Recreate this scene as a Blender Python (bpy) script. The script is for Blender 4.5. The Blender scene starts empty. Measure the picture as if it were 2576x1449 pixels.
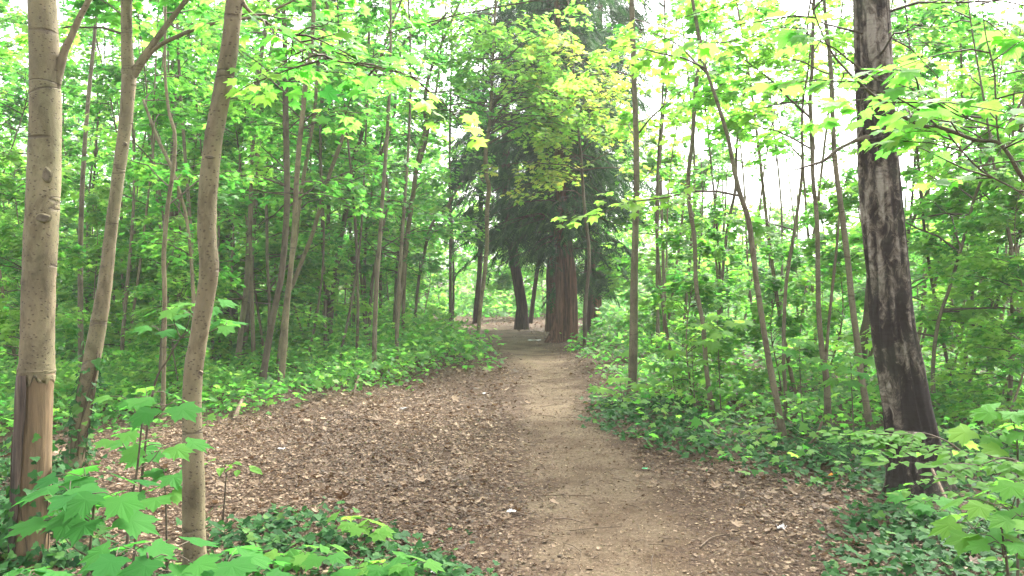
import bpy, math, random
import numpy as np
R = math.radians
C = bpy.context.scene.collection
rng = np.random.default_rng(7)
F, HY, CX, EYE = 2143.0, 700.0, 1288.0, 1.6      # traced frame: 2576 x 1449, horizon row 700

# ------------------------------------------------------------------ basics
def depth(py): return EYE * F / (py - HY)
def gp(px, py):                                    # ground point seen at a pixel
    d = depth(py); return ((px - CX) * d / F, d)
def P3(px, py, d): return ((px - CX) * d / F, d, EYE - (py - HY) * d / F)

def poly_world(pts):
    out = []
    for x, y in pts: out.append(gp(x, max(y, 757)))
    return np.array(out)
def inside(poly, x, y):
    c = np.zeros(x.shape, bool); n = len(poly)
    for i in range(n):
        x1, y1 = poly[i]; x2, y2 = poly[(i + 1) % n]
        m = ((y1 > y) != (y2 > y))
        with np.errstate(divide='ignore', invalid='ignore'):
            xi = (x2 - x1) * (y - y1) / (y2 - y1 + 1e-12) + x1
        c ^= m & (x < xi)
    return c

# path centre and half width against depth
_pr = [(1900, 1090, 2900), (1600, 1180, 2330), (1449, 1235, 2010), (1300, 1275, 1850), (1150, 1285, 1640), (1050, 1285, 1510), (950, 1290, 1480),
       (900, 1262, 1445), (870, 1170, 1400), (848, 1085, 1390), (826, 1095, 1340), (812, 900, 1120), (800, 500, 700)]
_pd = np.array([depth(a[0]) for a in _pr])
_pl = np.array([gp(a[1], a[0])[0] for a in _pr]); _prr = np.array([gp(a[2], a[0])[0] for a in _pr])
def pathness(x, y):
    l = np.interp(y, _pd, _pl); r = np.interp(y, _pd, _prr)
    c = (l + r) / 2; h = (r - l) / 2
    t = np.abs(x - c) / h
    return np.clip((1.35 - t) / 1.25, 0, 1) * (y < 34)
def H(x, y):
    z = 0.035 * np.sin(x * 1.3 + 0.7 * y) * np.sin(y * 0.9 - x * 0.4) + 0.015 * np.sin(3.1 * x + 1) * np.sin(2.7 * y)
    p = pathness(x, y)
    far = np.clip((y - 36) / 60, 0, 1)
    return z * (1 - 0.8 * p) * np.clip(y / 6, 0.3, 1) - 0.02 * p + far * 0.8
def Hs(x, y): return float(H(np.array([x], float), np.array([y], float))[0])

def tagit(o, label=None, cat=None, group=None, kind=None):
    if label: o['label'] = label
    if cat: o['category'] = cat
    if group: o['group'] = group
    if kind: o['kind'] = kind
    return o
def empty(name, loc, rz=0):
    o = bpy.data.objects.new(name, None); C.objects.link(o)
    o.location = loc; o.rotation_euler = (0, 0, rz); o.empty_display_size = 0.1
    return o

# mesh from arrays; parts = list of (verts, tris, tint or None, material index, smooth)
def mesh(name, parts, mats, parent=None, origin=(0, 0, 0)):
    V, T, A, M, S = [], [], [], [], []
    off = 0
    for v, t, a, mi, sm in parts:
        v = np.asarray(v, np.float32).reshape(-1, 3); t = np.asarray(t, np.int32).reshape(-1, 3)
        if len(v) == 0: continue
        V.append(v); T.append(t + off); off += len(v)
        A.append(np.full(len(v), 0.5, np.float32) if a is None else np.asarray(a, np.float32).ravel())
        M.append(np.full(len(t), mi, np.int32)); S.append(np.full(len(t), sm, bool))
    V = np.concatenate(V) - np.array(origin, np.float32); T = np.concatenate(T)
    A = np.concatenate(A); M = np.concatenate(M); S = np.concatenate(S)
    me = bpy.data.meshes.new(name)
    me.vertices.add(len(V)); me.vertices.foreach_set('co', V.ravel())
    me.loops.add(3 * len(T)); me.loops.foreach_set('vertex_index', T.ravel())
    me.polygons.add(len(T)); me.polygons.foreach_set('loop_start', np.arange(0, 3 * len(T), 3, dtype=np.int32))
    me.polygons.foreach_set('material_index', M); me.polygons.foreach_set('use_smooth', S)
    at = me.attributes.new('tint', 'FLOAT', 'POINT'); at.data.foreach_set('value', A)
    for m in mats: me.materials.append(m)
    me.update(calc_edges=True)
    o = bpy.data.objects.new(name, me); C.objects.link(o)
    if parent is not None: o.parent = parent
    return o

def norm(a): return a / (np.linalg.norm(a, axis=-1, keepdims=True) + 1e-9)
def tubes(P, Rd, s=5, cap=True, wob=0.0):
    """P (n,K,3), Rd (n,K) -> verts, tris"""
    P = np.asarray(P, float); Rd = np.asarray(Rd, float)
    if P.ndim == 2: P = P[None]; Rd = Rd[None]
    n, K, _ = P.shape
    T = norm(np.gradient(P, axis=1))
    up = np.where(np.abs(T[:, :1, 2:3]) > 0.8, np.array([0., 1., 0.]), np.array([0., 0., 1.]))
    up = np.repeat(up, K, 1)
    A = norm(np.cross(T, up)); B = np.cross(T, A)
    th = np.arange(s) * 2 * math.pi / s
    rad = Rd[:, :, None] * np.ones(s)
    if wob is not None and not np.isscalar(wob): rad = rad * wob
    V = P[:, :, None, :] + rad[..., None] * (A[:, :, None, :] * np.cos(th)[:, None] + B[:, :, None, :] * np.sin(th)[:, None])
    V = V.reshape(-1, 3)
    k = np.arange(K - 1)[:, None] * s; j = np.arange(s)[None]; j2 = (j + 1) % s
    a = k + j; b = k + j2; c = a + s; d = b + s
    q = np.stack([np.stack([a, b, d], -1), np.stack([a, d, c], -1)], 2).reshape(-1, 3)
    Tt = (q[None] + (np.arange(n) * K * s)[:, None, None]).reshape(-1, 3)
    if cap:
        e = (K - 1) * s + np.stack([np.zeros(s - 2, int), np.arange(1, s - 1), np.arange(2, s)], -1)
        Tt = np.concatenate([Tt, (e[None] + (np.arange(n) * K * s)[:, None, None]).reshape(-1, 3)])
    return V, Tt
def spline(pts, sub):
    pts = np.asarray(pts, float); n = len(pts)
    e = np.vstack([2 * pts[0] - pts[1], pts, 2 * pts[-1] - pts[-2]])
    out = []
    for i in range(n - 1):
        p0, p1, p2, p3 = e[i], e[i + 1], e[i + 2], e[i + 3]
        for t in np.linspace(0, 1, sub, endpoint=False):
            out.append(.5 * (2 * p1 + (p2 - p0) * t + (2 * p0 - 5 * p1 + 4 * p2 - p3) * t * t + (3 * p1 - p0 - 3 * p2 + p3) * t ** 3))
    out.append(pts[-1]); return np.array(out)

# ------------------------------------------------------------------ leaf templates (length 1 along +Y, face +Z)
def fan(right, c, curl=0.35, fold=0.12):
    pr = [(math.cos(R(a)) * r + c[0], math.sin(R(a)) * r + c[1]) for a, r in right]
    pl = [(-x, y) for x, y in pr[::-1]][1:-1] if abs(pr[-1][0]) < 1e-6 and abs(pr[0][0]) < 1e-6 else [(-x, y) for x, y in pr[::-1]]
    pts = pr + pl
    v = [(c[0], c[1], 0.0)] + [(x, y, 0.0) for x, y in pts]
    v = np.array(v); r2 = (v[:, 0] ** 2 + (v[:, 1] - c[1]) ** 2)
    v[:, 2] = -curl * r2 + fold * np.abs(v[:, 0])
    n = len(pts)
    t = np.array([(0, 1 + i, 1 + (i + 1) % n) for i in range(n)])
    return v, t
MAPLE_HI = fan([(-90, .20), (-66, .30), (-38, .46), (-16, .66), (-9, .50), (0, .50), (12, .47), (24, .58), (31, .68), (36, .64), (43, .82), (49, .63), (56, .60),
                (62, .50), (69, .60), (74, .66), (79, .64), (90, .88)], (0, .24), .16, .05)
MAPLE_MID = fan([(-90, .20), (-40, .46), (-12, .64), (13, .46), (41, .80), (62, .48), (90, .86)], (0, .22), .2, .05)
MAPLE_LO = fan([(-90, .20), (-12, .62), (14, .42), (42, .76), (63, .44), (90, .84)], (0, .22), .22, .05)
OVAL = fan([(-90, .45), (-35, .34), (0, .30), (38, .33), (90, .55)], (0, .45), .25, .25)
IVY = fan([(-90, .18), (-40, .42), (-5, .52), (22, .38), (48, .50), (70, .42), (90, .72)], (0, .25), .15, .15)
LITTER = fan([(-90, .5), (-50, .38), (-20, .40), (10, .30), (35, .46), (60, .34), (90, .5)], (0, .5), -.5, .35)
def fishbone(nb=9, L=.32, w=.045):
    v = [(0, 0, 0), (w * .6, .5, 0.02), (0, 1, -.08)]; t = [(0, 1, 2)]
    for i in range(nb):
        y = .08 + .84 * i / nb; s = 1 if i % 2 else -1
        l = L * (1 - .6 * y); b = len(v)
        v += [(0, y - w, 0), (0, y + w, 0), (s * l, y + l * .75, -.05)]; t.append((b, b + 1, b + 2))
    return np.array(v, float), np.array(t)
CONIF = fishbone()

def leaves(tpl, pos, axis, nrm, size, tint):
    tv, tt = tpl; n = len(pos)
    if n == 0: return np.zeros((0, 3)), np.zeros((0, 3), int), np.zeros(0)
    Y = norm(axis); Z = norm(nrm - (nrm * Y).sum(-1, keepdims=True) * Y); X = np.cross(Y, Z)
    cz = rng.uniform(.3, 1.8, n)[:, None]; sx = rng.uniform(.82, 1.12, n)[:, None]
    V = pos[:, None] + size[:, None, None] * ((tv[None, :, 0] * sx)[..., None] * X[:, None] + tv[None, :, 1, None] * Y[:, None] + (tv[None, :, 2] * cz)[..., None] * Z[:, None])
    T = (tt[None] + (np.arange(n) * len(tv))[:, None, None]).reshape(-1, 3)
    return V.reshape(-1, 3), T, np.repeat(tint, len(tv))
def rv(n, s=1.0): return rng.normal(0, s, (n, 3))

# ------------------------------------------------------------------ materials
def newmat(name):
    m = bpy.data.materials.new(name); m.use_nodes = True
    nt = m.node_tree; nt.nodes.clear()
    out = nt.nodes.new('ShaderNodeOutputMaterial')
    return m, nt, out
def ramp(nt, stops):
    r = nt.nodes.new('ShaderNodeValToRGB'); e = r.color_ramp.elements
    e[0].position, e[0].color = stops[0][0], (*stops[0][1], 1); e[1].position, e[1].color = stops[-1][0], (*stops[-1][1], 1)
    for p, c in stops[1:-1]:
        k = e.new(p); k.color = (*c, 1)
    return r
def leaf_mat(name, cols, trans, mix=0.5, rough=.5, spec=.35):
    m, nt, out = newmat(name); L = nt.links.new
    at = nt.nodes.new('ShaderNodeAttribute'); at.attribute_name = 'tint'
    r1 = ramp(nt, cols); r2 = ramp(nt, trans)
    L(at.outputs['Fac'], r1.inputs[0]); L(at.outputs['Fac'], r2.inputs[0])
    p = nt.nodes.new('ShaderNodeBsdfPrincipled'); p.inputs['Roughness'].default_value = rough
    p.inputs['Specular IOR Level'].default_value = spec
    tr = nt.nodes.new('ShaderNodeBsdfTranslucent'); mx = nt.nodes.new('ShaderNodeMixShader'); mx.inputs[0].default_value = mix
    L(r1.outputs[0], p.inputs['Base Color']); L(r2.outputs[0], tr.inputs['Color'])
    L(p.outputs[0], mx.inputs[1]); L(tr.outputs[0], mx.inputs[2]); L(mx.outputs[0], out.inputs[0])
    return m
def noise(nt, scale, detail=5, rough=.55, vec=None, dist=0):
    n = nt.nodes.new('ShaderNodeTexNoise'); n.inputs['Scale'].default_value = scale; n.inputs['Detail'].default_value = detail
    n.inputs['Roughness'].default_value = rough; n.inputs['Distortion'].default_value = dist
    if vec is not None: nt.links.new(vec, n.inputs['Vector'])
    return n
def mapping(nt, scale):
    tc = nt.nodes.new('ShaderNodeTexCoord'); mp = nt.nodes.new('ShaderNodeMapping'); mp.inputs['Scale'].default_value = scale
    nt.links.new(tc.outputs['Object'], mp.inputs['Vector']); return tc, mp
def mixc(nt, fac, a, b, mode='MIX'):
    x = nt.nodes.new('ShaderNodeMix'); x.data_type = 'RGBA'; x.blend_type = mode
    if isinstance(fac, (int, float)): x.inputs[0].default_value = fac
    else: nt.links.new(fac, x.inputs[0])
    for v, k in ((a, 6), (b, 7)):
        if isinstance(v, tuple): x.inputs[k].default_value = (*v, 1)
        else: nt.links.new(v, x.inputs[k])
    return x.outputs[2]
def math_(nt, op, a, b, clamp=False):
    x = nt.nodes.new('ShaderNodeMath'); x.operation = op; x.use_clamp = clamp
    for v, k in ((a, 0), (b, 1)):
        if isinstance(v, (int, float)): x.inputs[k].default_value = v
        else: nt.links.new(v, x.inputs[k])
    return x.outputs[0]
def finish(nt, out, col, height=None, dist=.01, rough=.85, spec=.25):
    p = nt.nodes.new('ShaderNodeBsdfPrincipled'); p.inputs['Roughness'].default_value = rough; p.inputs['Specular IOR Level'].default_value = spec
    nt.links.new(col, p.inputs['Base Color'])
    if height is not None:
        b = nt.nodes.new('ShaderNodeBump'); b.inputs['Distance'].default_value = dist; b.inputs['Strength'].default_value = .9
        nt.links.new(height, b.inputs['Height']); nt.links.new(b.outputs[0], p.inputs['Normal'])
    nt.links.new(p.outputs[0], out.inputs[0])

def bark_smooth(name, a, b, green=.25, wound=False):
    m, nt, out = newmat(name)
    tc, mp = mapping(nt, (3, 3, 1.2)); n1 = noise(nt, 2.2, 6, .6, mp.outputs[0])
    r1 = ramp(nt, [(.3, a), (.7, b)]); nt.links.new(n1.outputs[0], r1.inputs[0])
    # greenish algae film
    _, mg = mapping(nt, (1, 1, .35)); ng = noise(nt, 3.1, 4, .6, mg.outputs[0])
    rg = ramp(nt, [(.45, (0, 0, 0)), (.75, (green,) * 3)]); nt.links.new(ng.outputs[0], rg.inputs[0])
    col = mixc(nt, rg.outputs[0], r1.outputs[0], (.10, .13, .05))
    # lenticels: short horizontal dark marks
    _, ml = mapping(nt, (38, 38, 60)); nl = nt.nodes.new('ShaderNodeTexVoronoi'); nl.inputs['Scale'].default_value = 1.0
    nt.links.new(ml.outputs[0], nl.inputs['Vector'])
    rl = ramp(nt, [(.17, (.75,) * 3), (.27, (0, 0, 0))]); nt.links.new(nl.outputs['Distance'], rl.inputs[0])
    col = mixc(nt, rl.outputs[0], col, (.045, .03, .02))
    # ring scars
    _, mr = mapping(nt, (1.6, 1.6, 10)); nr = noise(nt, 1.0, 1.5, .5, mr.outputs[0], .3)
    rr = ramp(nt, [(.615, (0, 0, 0)), (.64, (.8,) * 3), (.665, (0, 0, 0))]); nt.links.new(nr.outputs[0], rr.inputs[0])
    col = mixc(nt, rr.outputs[0], col, (.06, .045, .03))
    nf = noise(nt, 90, 4, .7, tc.outputs['Object'])
    h = math_(nt, 'ADD', nf.outputs[0], math_(nt, 'MULTIPLY', rl.outputs[0], -1.0))
    h = math_(nt, 'ADD', h, math_(nt, 'MULTIPLY', rr.outputs[0], -1.5))
    _, mb = mapping(nt, (7, 7, 4)); nb = noise(nt, 1.4, 5, .65, mb.outputs[0], .6)
    rb = ramp(nt, [(.36, (.62, .60, .56)), (.5, (1, 1, 1)), (.68, (1.18, 1.16, 1.12))]); nt.links.new(nb.outputs[0], rb.inputs[0])
    col = mixc(nt, 1.0, col, rb.outputs[0], 'MULTIPLY')
    finish(nt, out, col, h, .004, .8)
    return m
def bark_birch(name):
    m, nt, out = newmat(name)
    tc, mp = mapping(nt, (9, 9, 5.0)); n1 = noise(nt, 1.9, 9, .72, mp.outputs[0], 1.2)
    sep = nt.nodes.new('ShaderNodeSeparateXYZ'); nt.links.new(tc.outputs['Object'], sep.inputs[0])
    at = nt.nodes.new('ShaderNodeAttribute'); at.attribute_name = 'tint'      # furrow depth from the mesh
    # height: low = mostly black furrowed, high = greyer
    zb = math_(nt, 'MULTIPLY', sep.outputs[2], .028)
    s = math_(nt, 'ADD', math_(nt, 'ADD', n1.outputs[0], zb), math_(nt, 'MULTIPLY', math_(nt, 'SUBTRACT', at.outputs['Fac'], .5), .16))
    _, mpp = mapping(nt, (3.2, 3.2, 1.5)); npp = noise(nt, 1.2, 3, .5, mpp.outputs[0], .3)
    s = math_(nt, 'ADD', s, math_(nt, 'MULTIPLY', math_(nt, 'SUBTRACT', npp.outputs[0], .5), .85))
    s = math_(nt, 'SUBTRACT', s, .035)
    r = ramp(nt, [(.50, (.020, .014, .011)), (.57, (.05, .037, .028)), (.64, (.125, .10, .075)), (.80, (.27, .235, .19))])
    nt.links.new(s, r.inputs[0])
    _, mh = mapping(nt, (4, 4, 60)); nh = noise(nt, 1.0, 4, .6, mh.outputs[0])
    rh = ramp(nt, [(.5, (0, 0, 0)), (.72, (.55,) * 3)]); nt.links.new(nh.outputs[0], rh.inputs[0])
    col = mixc(nt, rh.outputs[0], r.outputs[0], (.035, .028, .022))
    ng = noise(nt, 2.0, 4, .6, tc.outputs['Object']); rg = ramp(nt, [(.5, (0, 0, 0)), (.8, (.45,) * 3)]); nt.links.new(ng.outputs[0], rg.inputs[0])
    col = mixc(nt, rg.outputs[0], col, (.07, .085, .045))
    nf = noise(nt, 60, 5, .7, tc.outputs['Object'])
    h = math_(nt, 'ADD', math_(nt, 'MULTIPLY', s, 2.5), nf.outputs[0])
    finish(nt, out, col, h, .012, .9)
    return m
def bark_conifer(name, a=(.05, .022, .014), b=(.17, .085, .055)):
    m, nt, out = newmat(name)
    tc, mp = mapping(nt, (14, 14, 1.0)); n1 = noise(nt, 1.5, 7, .65, mp.outputs[0], .4)
    r = ramp(nt, [(.35, a), (.65, b)]); nt.links.new(n1.outputs[0], r.inputs[0])
    finish(nt, out, r.outputs[0], n1.outputs[0], .05, .95)
    return m
def wood_mat(name, a, b):
    m, nt, out = newmat(name)
    tc, mp = mapping(nt, (22, 22, 1.6)); n1 = noise(nt, 1.5, 6, .65, mp.outputs[0], .5)
    r = ramp(nt, [(.32, a), (.68, b)]); nt.links.new(n1.outputs[0], r.inputs[0])
    finish(nt, out, r.outputs[0], n1.outputs[0], .01, .8)
    return m
def plain(name, c, rough=.6, c2=None, sc=14):
    m, nt, out = newmat(name)
    tc = nt.nodes.new('ShaderNodeTexCoord'); n1 = noise(nt, sc, 4, .6, tc.outputs['Object'])
    c2 = c2 or tuple(k * .8 for k in c)
    r = ramp(nt, [(.35, c2), (.65, c)]); nt.links.new(n1.outputs[0], r.inputs[0])
    finish(nt, out, r.outputs[0], n1.outputs[0], .003, rough)
    return m

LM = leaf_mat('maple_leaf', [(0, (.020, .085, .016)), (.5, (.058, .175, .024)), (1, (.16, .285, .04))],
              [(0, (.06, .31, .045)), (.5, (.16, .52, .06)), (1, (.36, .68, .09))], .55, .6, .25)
LY = leaf_mat('young_maple_leaf', [(0, (.09, .19, .04)), (.5, (.19, .29, .055)), (1, (.30, .32, .09))],
              [(0, (.30, .62, .07)), (.5, (.62, .78, .09)), (1, (.80, .74, .16))], .5, .6, .25)
LI = leaf_mat('ivy_leaf', [(0, (.010, .042, .012)), (.6, (.026, .090, .020)), (1, (.09, .18, .03))],
              [(0, (.01, .06, .02)), (1, (.06, .22, .03))], .25, .65, .10)
LC = leaf_mat('conifer_leaf', [(0, (.005, .024, .010)), (.6, (.016, .055, .020)), (1, (.07, .15, .04))],
              [(0, (.02, .10, .03)), (1, (.10, .26, .05))], .22, .7, .08)
LS = leaf_mat('seedling_leaf', [(0, (.018, .10, .020)), (.5, (.045, .165, .026)), (1, (.14, .26, .04))], [(0, (.05, .28, .04)), (.5, (.12, .42, .045)), (1, (.33, .58, .07))], .5, .75, .12)
LB = leaf_mat('beech_leaf', [(0, (.035, .12, .02)), (1, (.085, .19, .03))], [(0, (.10, .34, .04)), (1, (.24, .48, .07))], .5, .7, .1)
LD = leaf_mat('dead_leaf', [(0, (.036, .023, .012)), (.4, (.108, .070, .038)), (.75, (.20, .138, .082)), (1, (.34, .26, .17))],
              [(0, (.08, .03, .01)), (1, (.30, .18, .09))], .12, .75)
BM = bark_smooth('maple_bark', (.085, .066, .037), (.185, .150, .086), .4)
BM2 = bark_smooth('dark_maple_bark', (.05, .038, .026), (.115, .085, .058), .4)
BG = bark_smooth('grey_maple_bark', (.072, .058, .036), (.145, .120, .075), .4)
BB = bark_birch('birch_bark')
BC = bark_conifer('conifer_bark', (.034, .017, .011), (.165, .080, .050)); BCD = bark_conifer('dark_conifer_bark', (.02, .012, .01), (.07, .04, .03))
TW = plain('twig_bark', (.085, .065, .04), .8, (.04, .03, .02), 30)
WOOD = wood_mat('bare_wood', (.070, .046, .024), (.17, .115, .062)); SCAR = wood_mat('rotten_wood', (.012, .008, .006), (.12, .085, .06))
IVS = plain('ivy_stem', (.07, .05, .03), .9)

# ------------------------------------------------------------------ ground and path
def ground_material():
    m, nt, out = newmat('forest_soil')
    geo = nt.nodes.new('ShaderNodeNewGeometry'); pos = geo.outputs['Position']
    at = nt.nodes.new('ShaderNodeAttribute'); at.attribute_name = 'tint'
    nb = noise(nt, 1.3, 6, .65, pos); nm = noise(nt, 38, 6, .75, pos); nf = noise(nt, 160, 4, .7, pos)
    vo = nt.nodes.new('ShaderNodeTexVoronoi'); vo.inputs['Scale'].default_value = 34; nt.links.new(pos, vo.inputs['Vector'])
    soil = ramp(nt, [(.35, (.035, .021, .013)), (.55, (.080, .052, .032)), (.75, (.16, .108, .07))]); nt.links.new(nm.outputs[0], soil.inputs[0])
    pth = ramp(nt, [(.30, (.072, .050, .031)), (.5, (.125, .093, .060)), (.72, (.20, .155, .105))]); nt.links.new(nm.outputs[0], pth.inputs[0])
    patch = ramp(nt, [(.40, (.58, .50, .43)), (.50, (.88, .84, .79)), (.62, (1.08, 1.07, 1.03))]); nt.links.new(nb.outputs[0], patch.inputs[0])
    pc = mixc(nt, 1.0, pth.outputs[0], patch.outputs[0], 'MULTIPLY')
    # crumbs of leaf and small stones
    sp = ramp(nt, [(.10, (1, 1, 1)), (.2, (0, 0, 0))]); nt.links.new(vo.outputs['Distance'], sp.inputs[0])
    vc = ramp(nt, [(.2, (.07, .04, .025)), (.6, (.24, .16, .10)), (.9, (.36, .28, .19))]); nt.links.new(vo.outputs['Color'], vc.inputs[0])
    pc = mixc(nt, math_(nt, 'MULTIPLY', sp.outputs[0], .65), pc, vc.outputs[0])
    nq = noise(nt, 5.5, 5, .65, pos)
    f = math_(nt, 'ADD', at.outputs['Fac'], math_(nt, 'MULTIPLY', math_(nt, 'SUBTRACT', nb.outputs[0], .5), 1.6))
    f = math_(nt, 'ADD', f, math_(nt, 'MULTIPLY', math_(nt, 'SUBTRACT', nq.outputs[0], .55), 1.3))
    fr = ramp(nt, [(.35, (0, 0, 0)), (.65, (1, 1, 1))]); nt.links.new(f, fr.inputs[0])
    col = mixc(nt, fr.outputs[0], soil.outputs[0], pc)
    h = math_(nt, 'ADD', nm.outputs[0], math_(nt, 'MULTIPLY', nf.outputs[0], .4))
    finish(nt, out, col, h, .03, .95, .15)
    return m
SOIL = ground_material()
ys = np.concatenate([np.arange(-8, 2, .5), np.arange(2, 16, .06), np.arange(16, 36, .16), np.geomspace(36, 130, 24)])
xs1 = np.concatenate([np.arange(0, 4.5, .06), np.arange(4.5, 12, .25), np.geomspace(12, 110, 22)])
xs = np.concatenate([-xs1[:0:-1], xs1])
X, Y = np.meshgrid(xs, ys)
Z = H(X, Y); PN = pathness(X, Y)
V = np.stack([X, Y, Z], -1).reshape(-1, 3)
ny, nx = X.shape
i, j = np.meshgrid(np.arange(ny - 1), np.arange(nx - 1), indexing='ij')
a = (i * nx + j).ravel(); q = np.stack([a, a + 1, a + nx + 1, a + nx], -1)
isp = (PN.ravel()[q].mean(1) > .5)
def ground_obj(name, sel):
    qq = q[sel]; t = np.concatenate([qq[:, [0, 1, 2]], qq[:, [0, 2, 3]]])
    used, inv = np.unique(t, return_inverse=True)
    return mesh(name, [(V[used], inv.reshape(-1, 3), PN.ravel()[used], 0, True)], [SOIL])
tagit(ground_obj('ground', ~isp), kind='structure')
tagit(ground_obj('path', isp), kind='structure')

# regions on the ground
POLY_L = poly_world([(-6000, 1140), (0, 1135), (150, 1090), (300, 1090), (520, 1060), (620, 1050), (700, 1005), (870, 1000), (1000, 975), (1080, 942), (1200, 922), (1270, 925),
                     (1215, 890), (1140, 864), (1080, 842), (1060, 820), (1000, 812), (1000, 757), (-20000, 757)])
POLY_B = poly_world([(700, 810), (1100, 803), (1300, 800), (1490, 803), (1490, 757), (700, 757)])
POLY_R = poly_world([(1462, 850), (1462, 900), (1530, 932), (1570, 962), (1520, 1000), (1500, 1050), (1540, 1092), (1700, 1132), (1850, 1165), (2000, 1195), (2150, 1215), (2230, 1232),
                     (2600, 1250), (6000, 1250), (20000, 757), (1490, 757), (1490, 815)])
IVY_R = poly_world([(1505, 1000), (1495, 1065), (1560, 1105), (1700, 1142), (2000, 1205), (2230, 1242), (2400, 1242), (3200, 1230), (3200, 1110), (2300, 1110), (1900, 1070), (1640, 1010)])
IVY_RB = poly_world([(2130, 1320), (2260, 1290), (2420, 1300), (2560, 1280), (4000, 1270), (4500, 2100), (2300, 2100), (2120, 1500)])
IVY_L = poly_world([(540, 1320), (690, 1300), (900, 1335), (1050, 1372), (1200, 1460), (1260, 1700), (1000, 2100), (-3000, 2100), (-3000, 1130), (0, 1130), (150, 1180), (190, 1240), (170, 1330), (330, 1440), (520, 1500)])
def scatter(n, x0, x1, y0, y1, poly=None, j=(.12, .2)):
    x = rng.uniform(x0, x1, n); y = rng.uniform(y0, y1, n)
    if poly is not None:
        jx = x + rng.normal(0, j[0], n); jy = y + rng.normal(0, j[1], n)
        m = inside(poly, jx, jy); x, y = x[m], y[m]
    k = np.abs(x) < .68 * y + 1.2
    return x[k], y[k]

# fallen leaves
def litter():
    parts = []
    for (n, y0, y1, xr, s0) in ((130000, 3, 10, 7.5, .028), (75000, 10, 22, 10, .038), (10000, 22, 34, 10, .06)):
        x, y = scatter(n, -xr, xr, y0, y1)
        p = np.clip(pathness(x, y) + rng.normal(0, .1, len(x)) + .18 * np.sin(x * 5 + 2 * np.sin(y * 1.7)) * np.sin(y * 2.3), 0, 1)
        veg = inside(POLY_L, x, y) | inside(POLY_R, x, y)
        keep = rng.random(len(x)) < np.where(veg, .25, np.where(x > 0, .75, 1.0)) * (1 - .90 * np.clip(p * 1.05, 0, 1))
        x, y = x[keep], y[keep]; n = len(x); th = rng.uniform(0, 2 * math.pi, n)
        ax = np.stack([np.cos(th), np.sin(th), rng.normal(0, .22, n)], -1)
        nr = np.stack([rng.normal(0, .3, n), rng.normal(0, .3, n), np.where(rng.random(n) < .5, 1, -1)], -1)
        sz = s0 * rng.lognormal(0, .32, n)
        sz = sz * (1 - .45 * pathness(x, y))
        pos = np.stack([x, y, H(x, y) + rng.uniform(.006, .03, n) * np.where(pathness(x, y) > .5, .4, 1)], -1)
        tint = np.clip(rng.beta(1.7, 2.7, n) + .12 * np.sin(x * 2 + y), 0, 1)
        parts.append((*leaves(LITTER, pos, ax, nr, sz, tint), 0, False))
    x, y = scatter(60000, -4, 4, 3, 16); n = len(x)
    th = rng.uniform(0, 6.28, n); ax = np.stack([np.cos(th), np.sin(th), rng.normal(0, .15, n)], -1); nr = rv(n, .25) + np.array([0, 0, 1.])
    sz = .012 * rng.lognormal(0, .4, n)
    parts.append((*leaves(LITTER, np.stack([x, y, H(x, y) + .004], -1), ax, nr, sz, rng.beta(1.5, 2, n)), 0, False))
    x, y = scatter(2600, -6, 5, 3.5, 15); p = pathness(x, y); k = (rng.random(len(x)) > p * 1.3) & ~inside(POLY_R, x, y); x, y = x[k], y[k]; n = len(x)
    th = rng.uniform(0, 6.28, n); ax = np.stack([np.cos(th), np.sin(th), rng.normal(0, .25, n)], -1); nr = rv(n, .35) + np.array([0, 0, 1.])
    wt = (MAPLE_MID[0] * np.array([1, 1, -2.2]), MAPLE_MID[1])
    parts.append((*leaves(wt, np.stack([x, y, H(x, y) + rng.uniform(.02, .045, n)], -1), ax, nr, .045 * rng.lognormal(0, .3, n), rng.beta(1.5, 2.6, n)), 0, False))
    x, y = scatter(1800, -6, 5, 3.5, 15); n = len(x); th = rng.uniform(0, 6.28, n); l = .05 * rng.lognormal(0, .6, n)   # snapped twigs
    a0 = np.stack([x, y, H(x, y) + .018], -1); dv = np.stack([np.cos(th), np.sin(th), np.zeros(n)], -1) * l[:, None]
    tv, tt = tubes(np.stack([a0 - dv, a0 + rv(n, .004) + [0, 0, .006], a0 + dv], 1), np.full((n, 3), .0022), 4)
    parts.append((tv, tt, np.full(len(tv), .12), 0, True))
    o = mesh('leaf_litter', parts, [LD])
    tagit(o, kind='stuff')
litter()

# ivy carpets
def ivy(polys):
    parts = []
    for poly, x0, x1, y0, y1, dens, hgt in polys:
        n = int((x1 - x0) * (y1 - y0) * dens)
        x, y = scatter(n, x0, x1, y0, y1, poly); n = len(x)
        clump = .5 + .5 * np.sin(x * 3.1 + 1.3 * np.sin(y * 2.3)) * np.sin(y * 2.9 + 1.7 * np.sin(x * 1.9))
        k = rng.random(n) < .35 + .65 * clump; x, y, clump = x[k], y[k], clump[k]; n = len(x)
        th = rng.uniform(0, 2 * math.pi, n)
        ax = np.stack([np.cos(th), np.sin(th), rng.normal(-.25, .3, n)], -1)
        nr = np.stack([rng.normal(0, .35, n), rng.normal(-.25, .35, n), np.ones(n)], -1)
        z = H(x, y) + .02 + hgt * clump * rng.beta(2, 1.6, n)
        parts.append((*leaves(IVY, np.stack([x, y, z], -1), ax, nr, .055 * rng.lognormal(0, .25, n), np.clip(rng.normal(.4, .2, n), 0, 1)), 0, False))
    tagit(mesh('ivy_ground_cover', parts, [LI]), kind='stuff')
ivy([(IVY_R, .5, 7, 5.6, 13, 700, .13), (IVY_RB, 1.2, 5, 3, 7, 1000, .13), (IVY_L, -6, .3, 2.6, 8.5, 1000, .14)])

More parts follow.
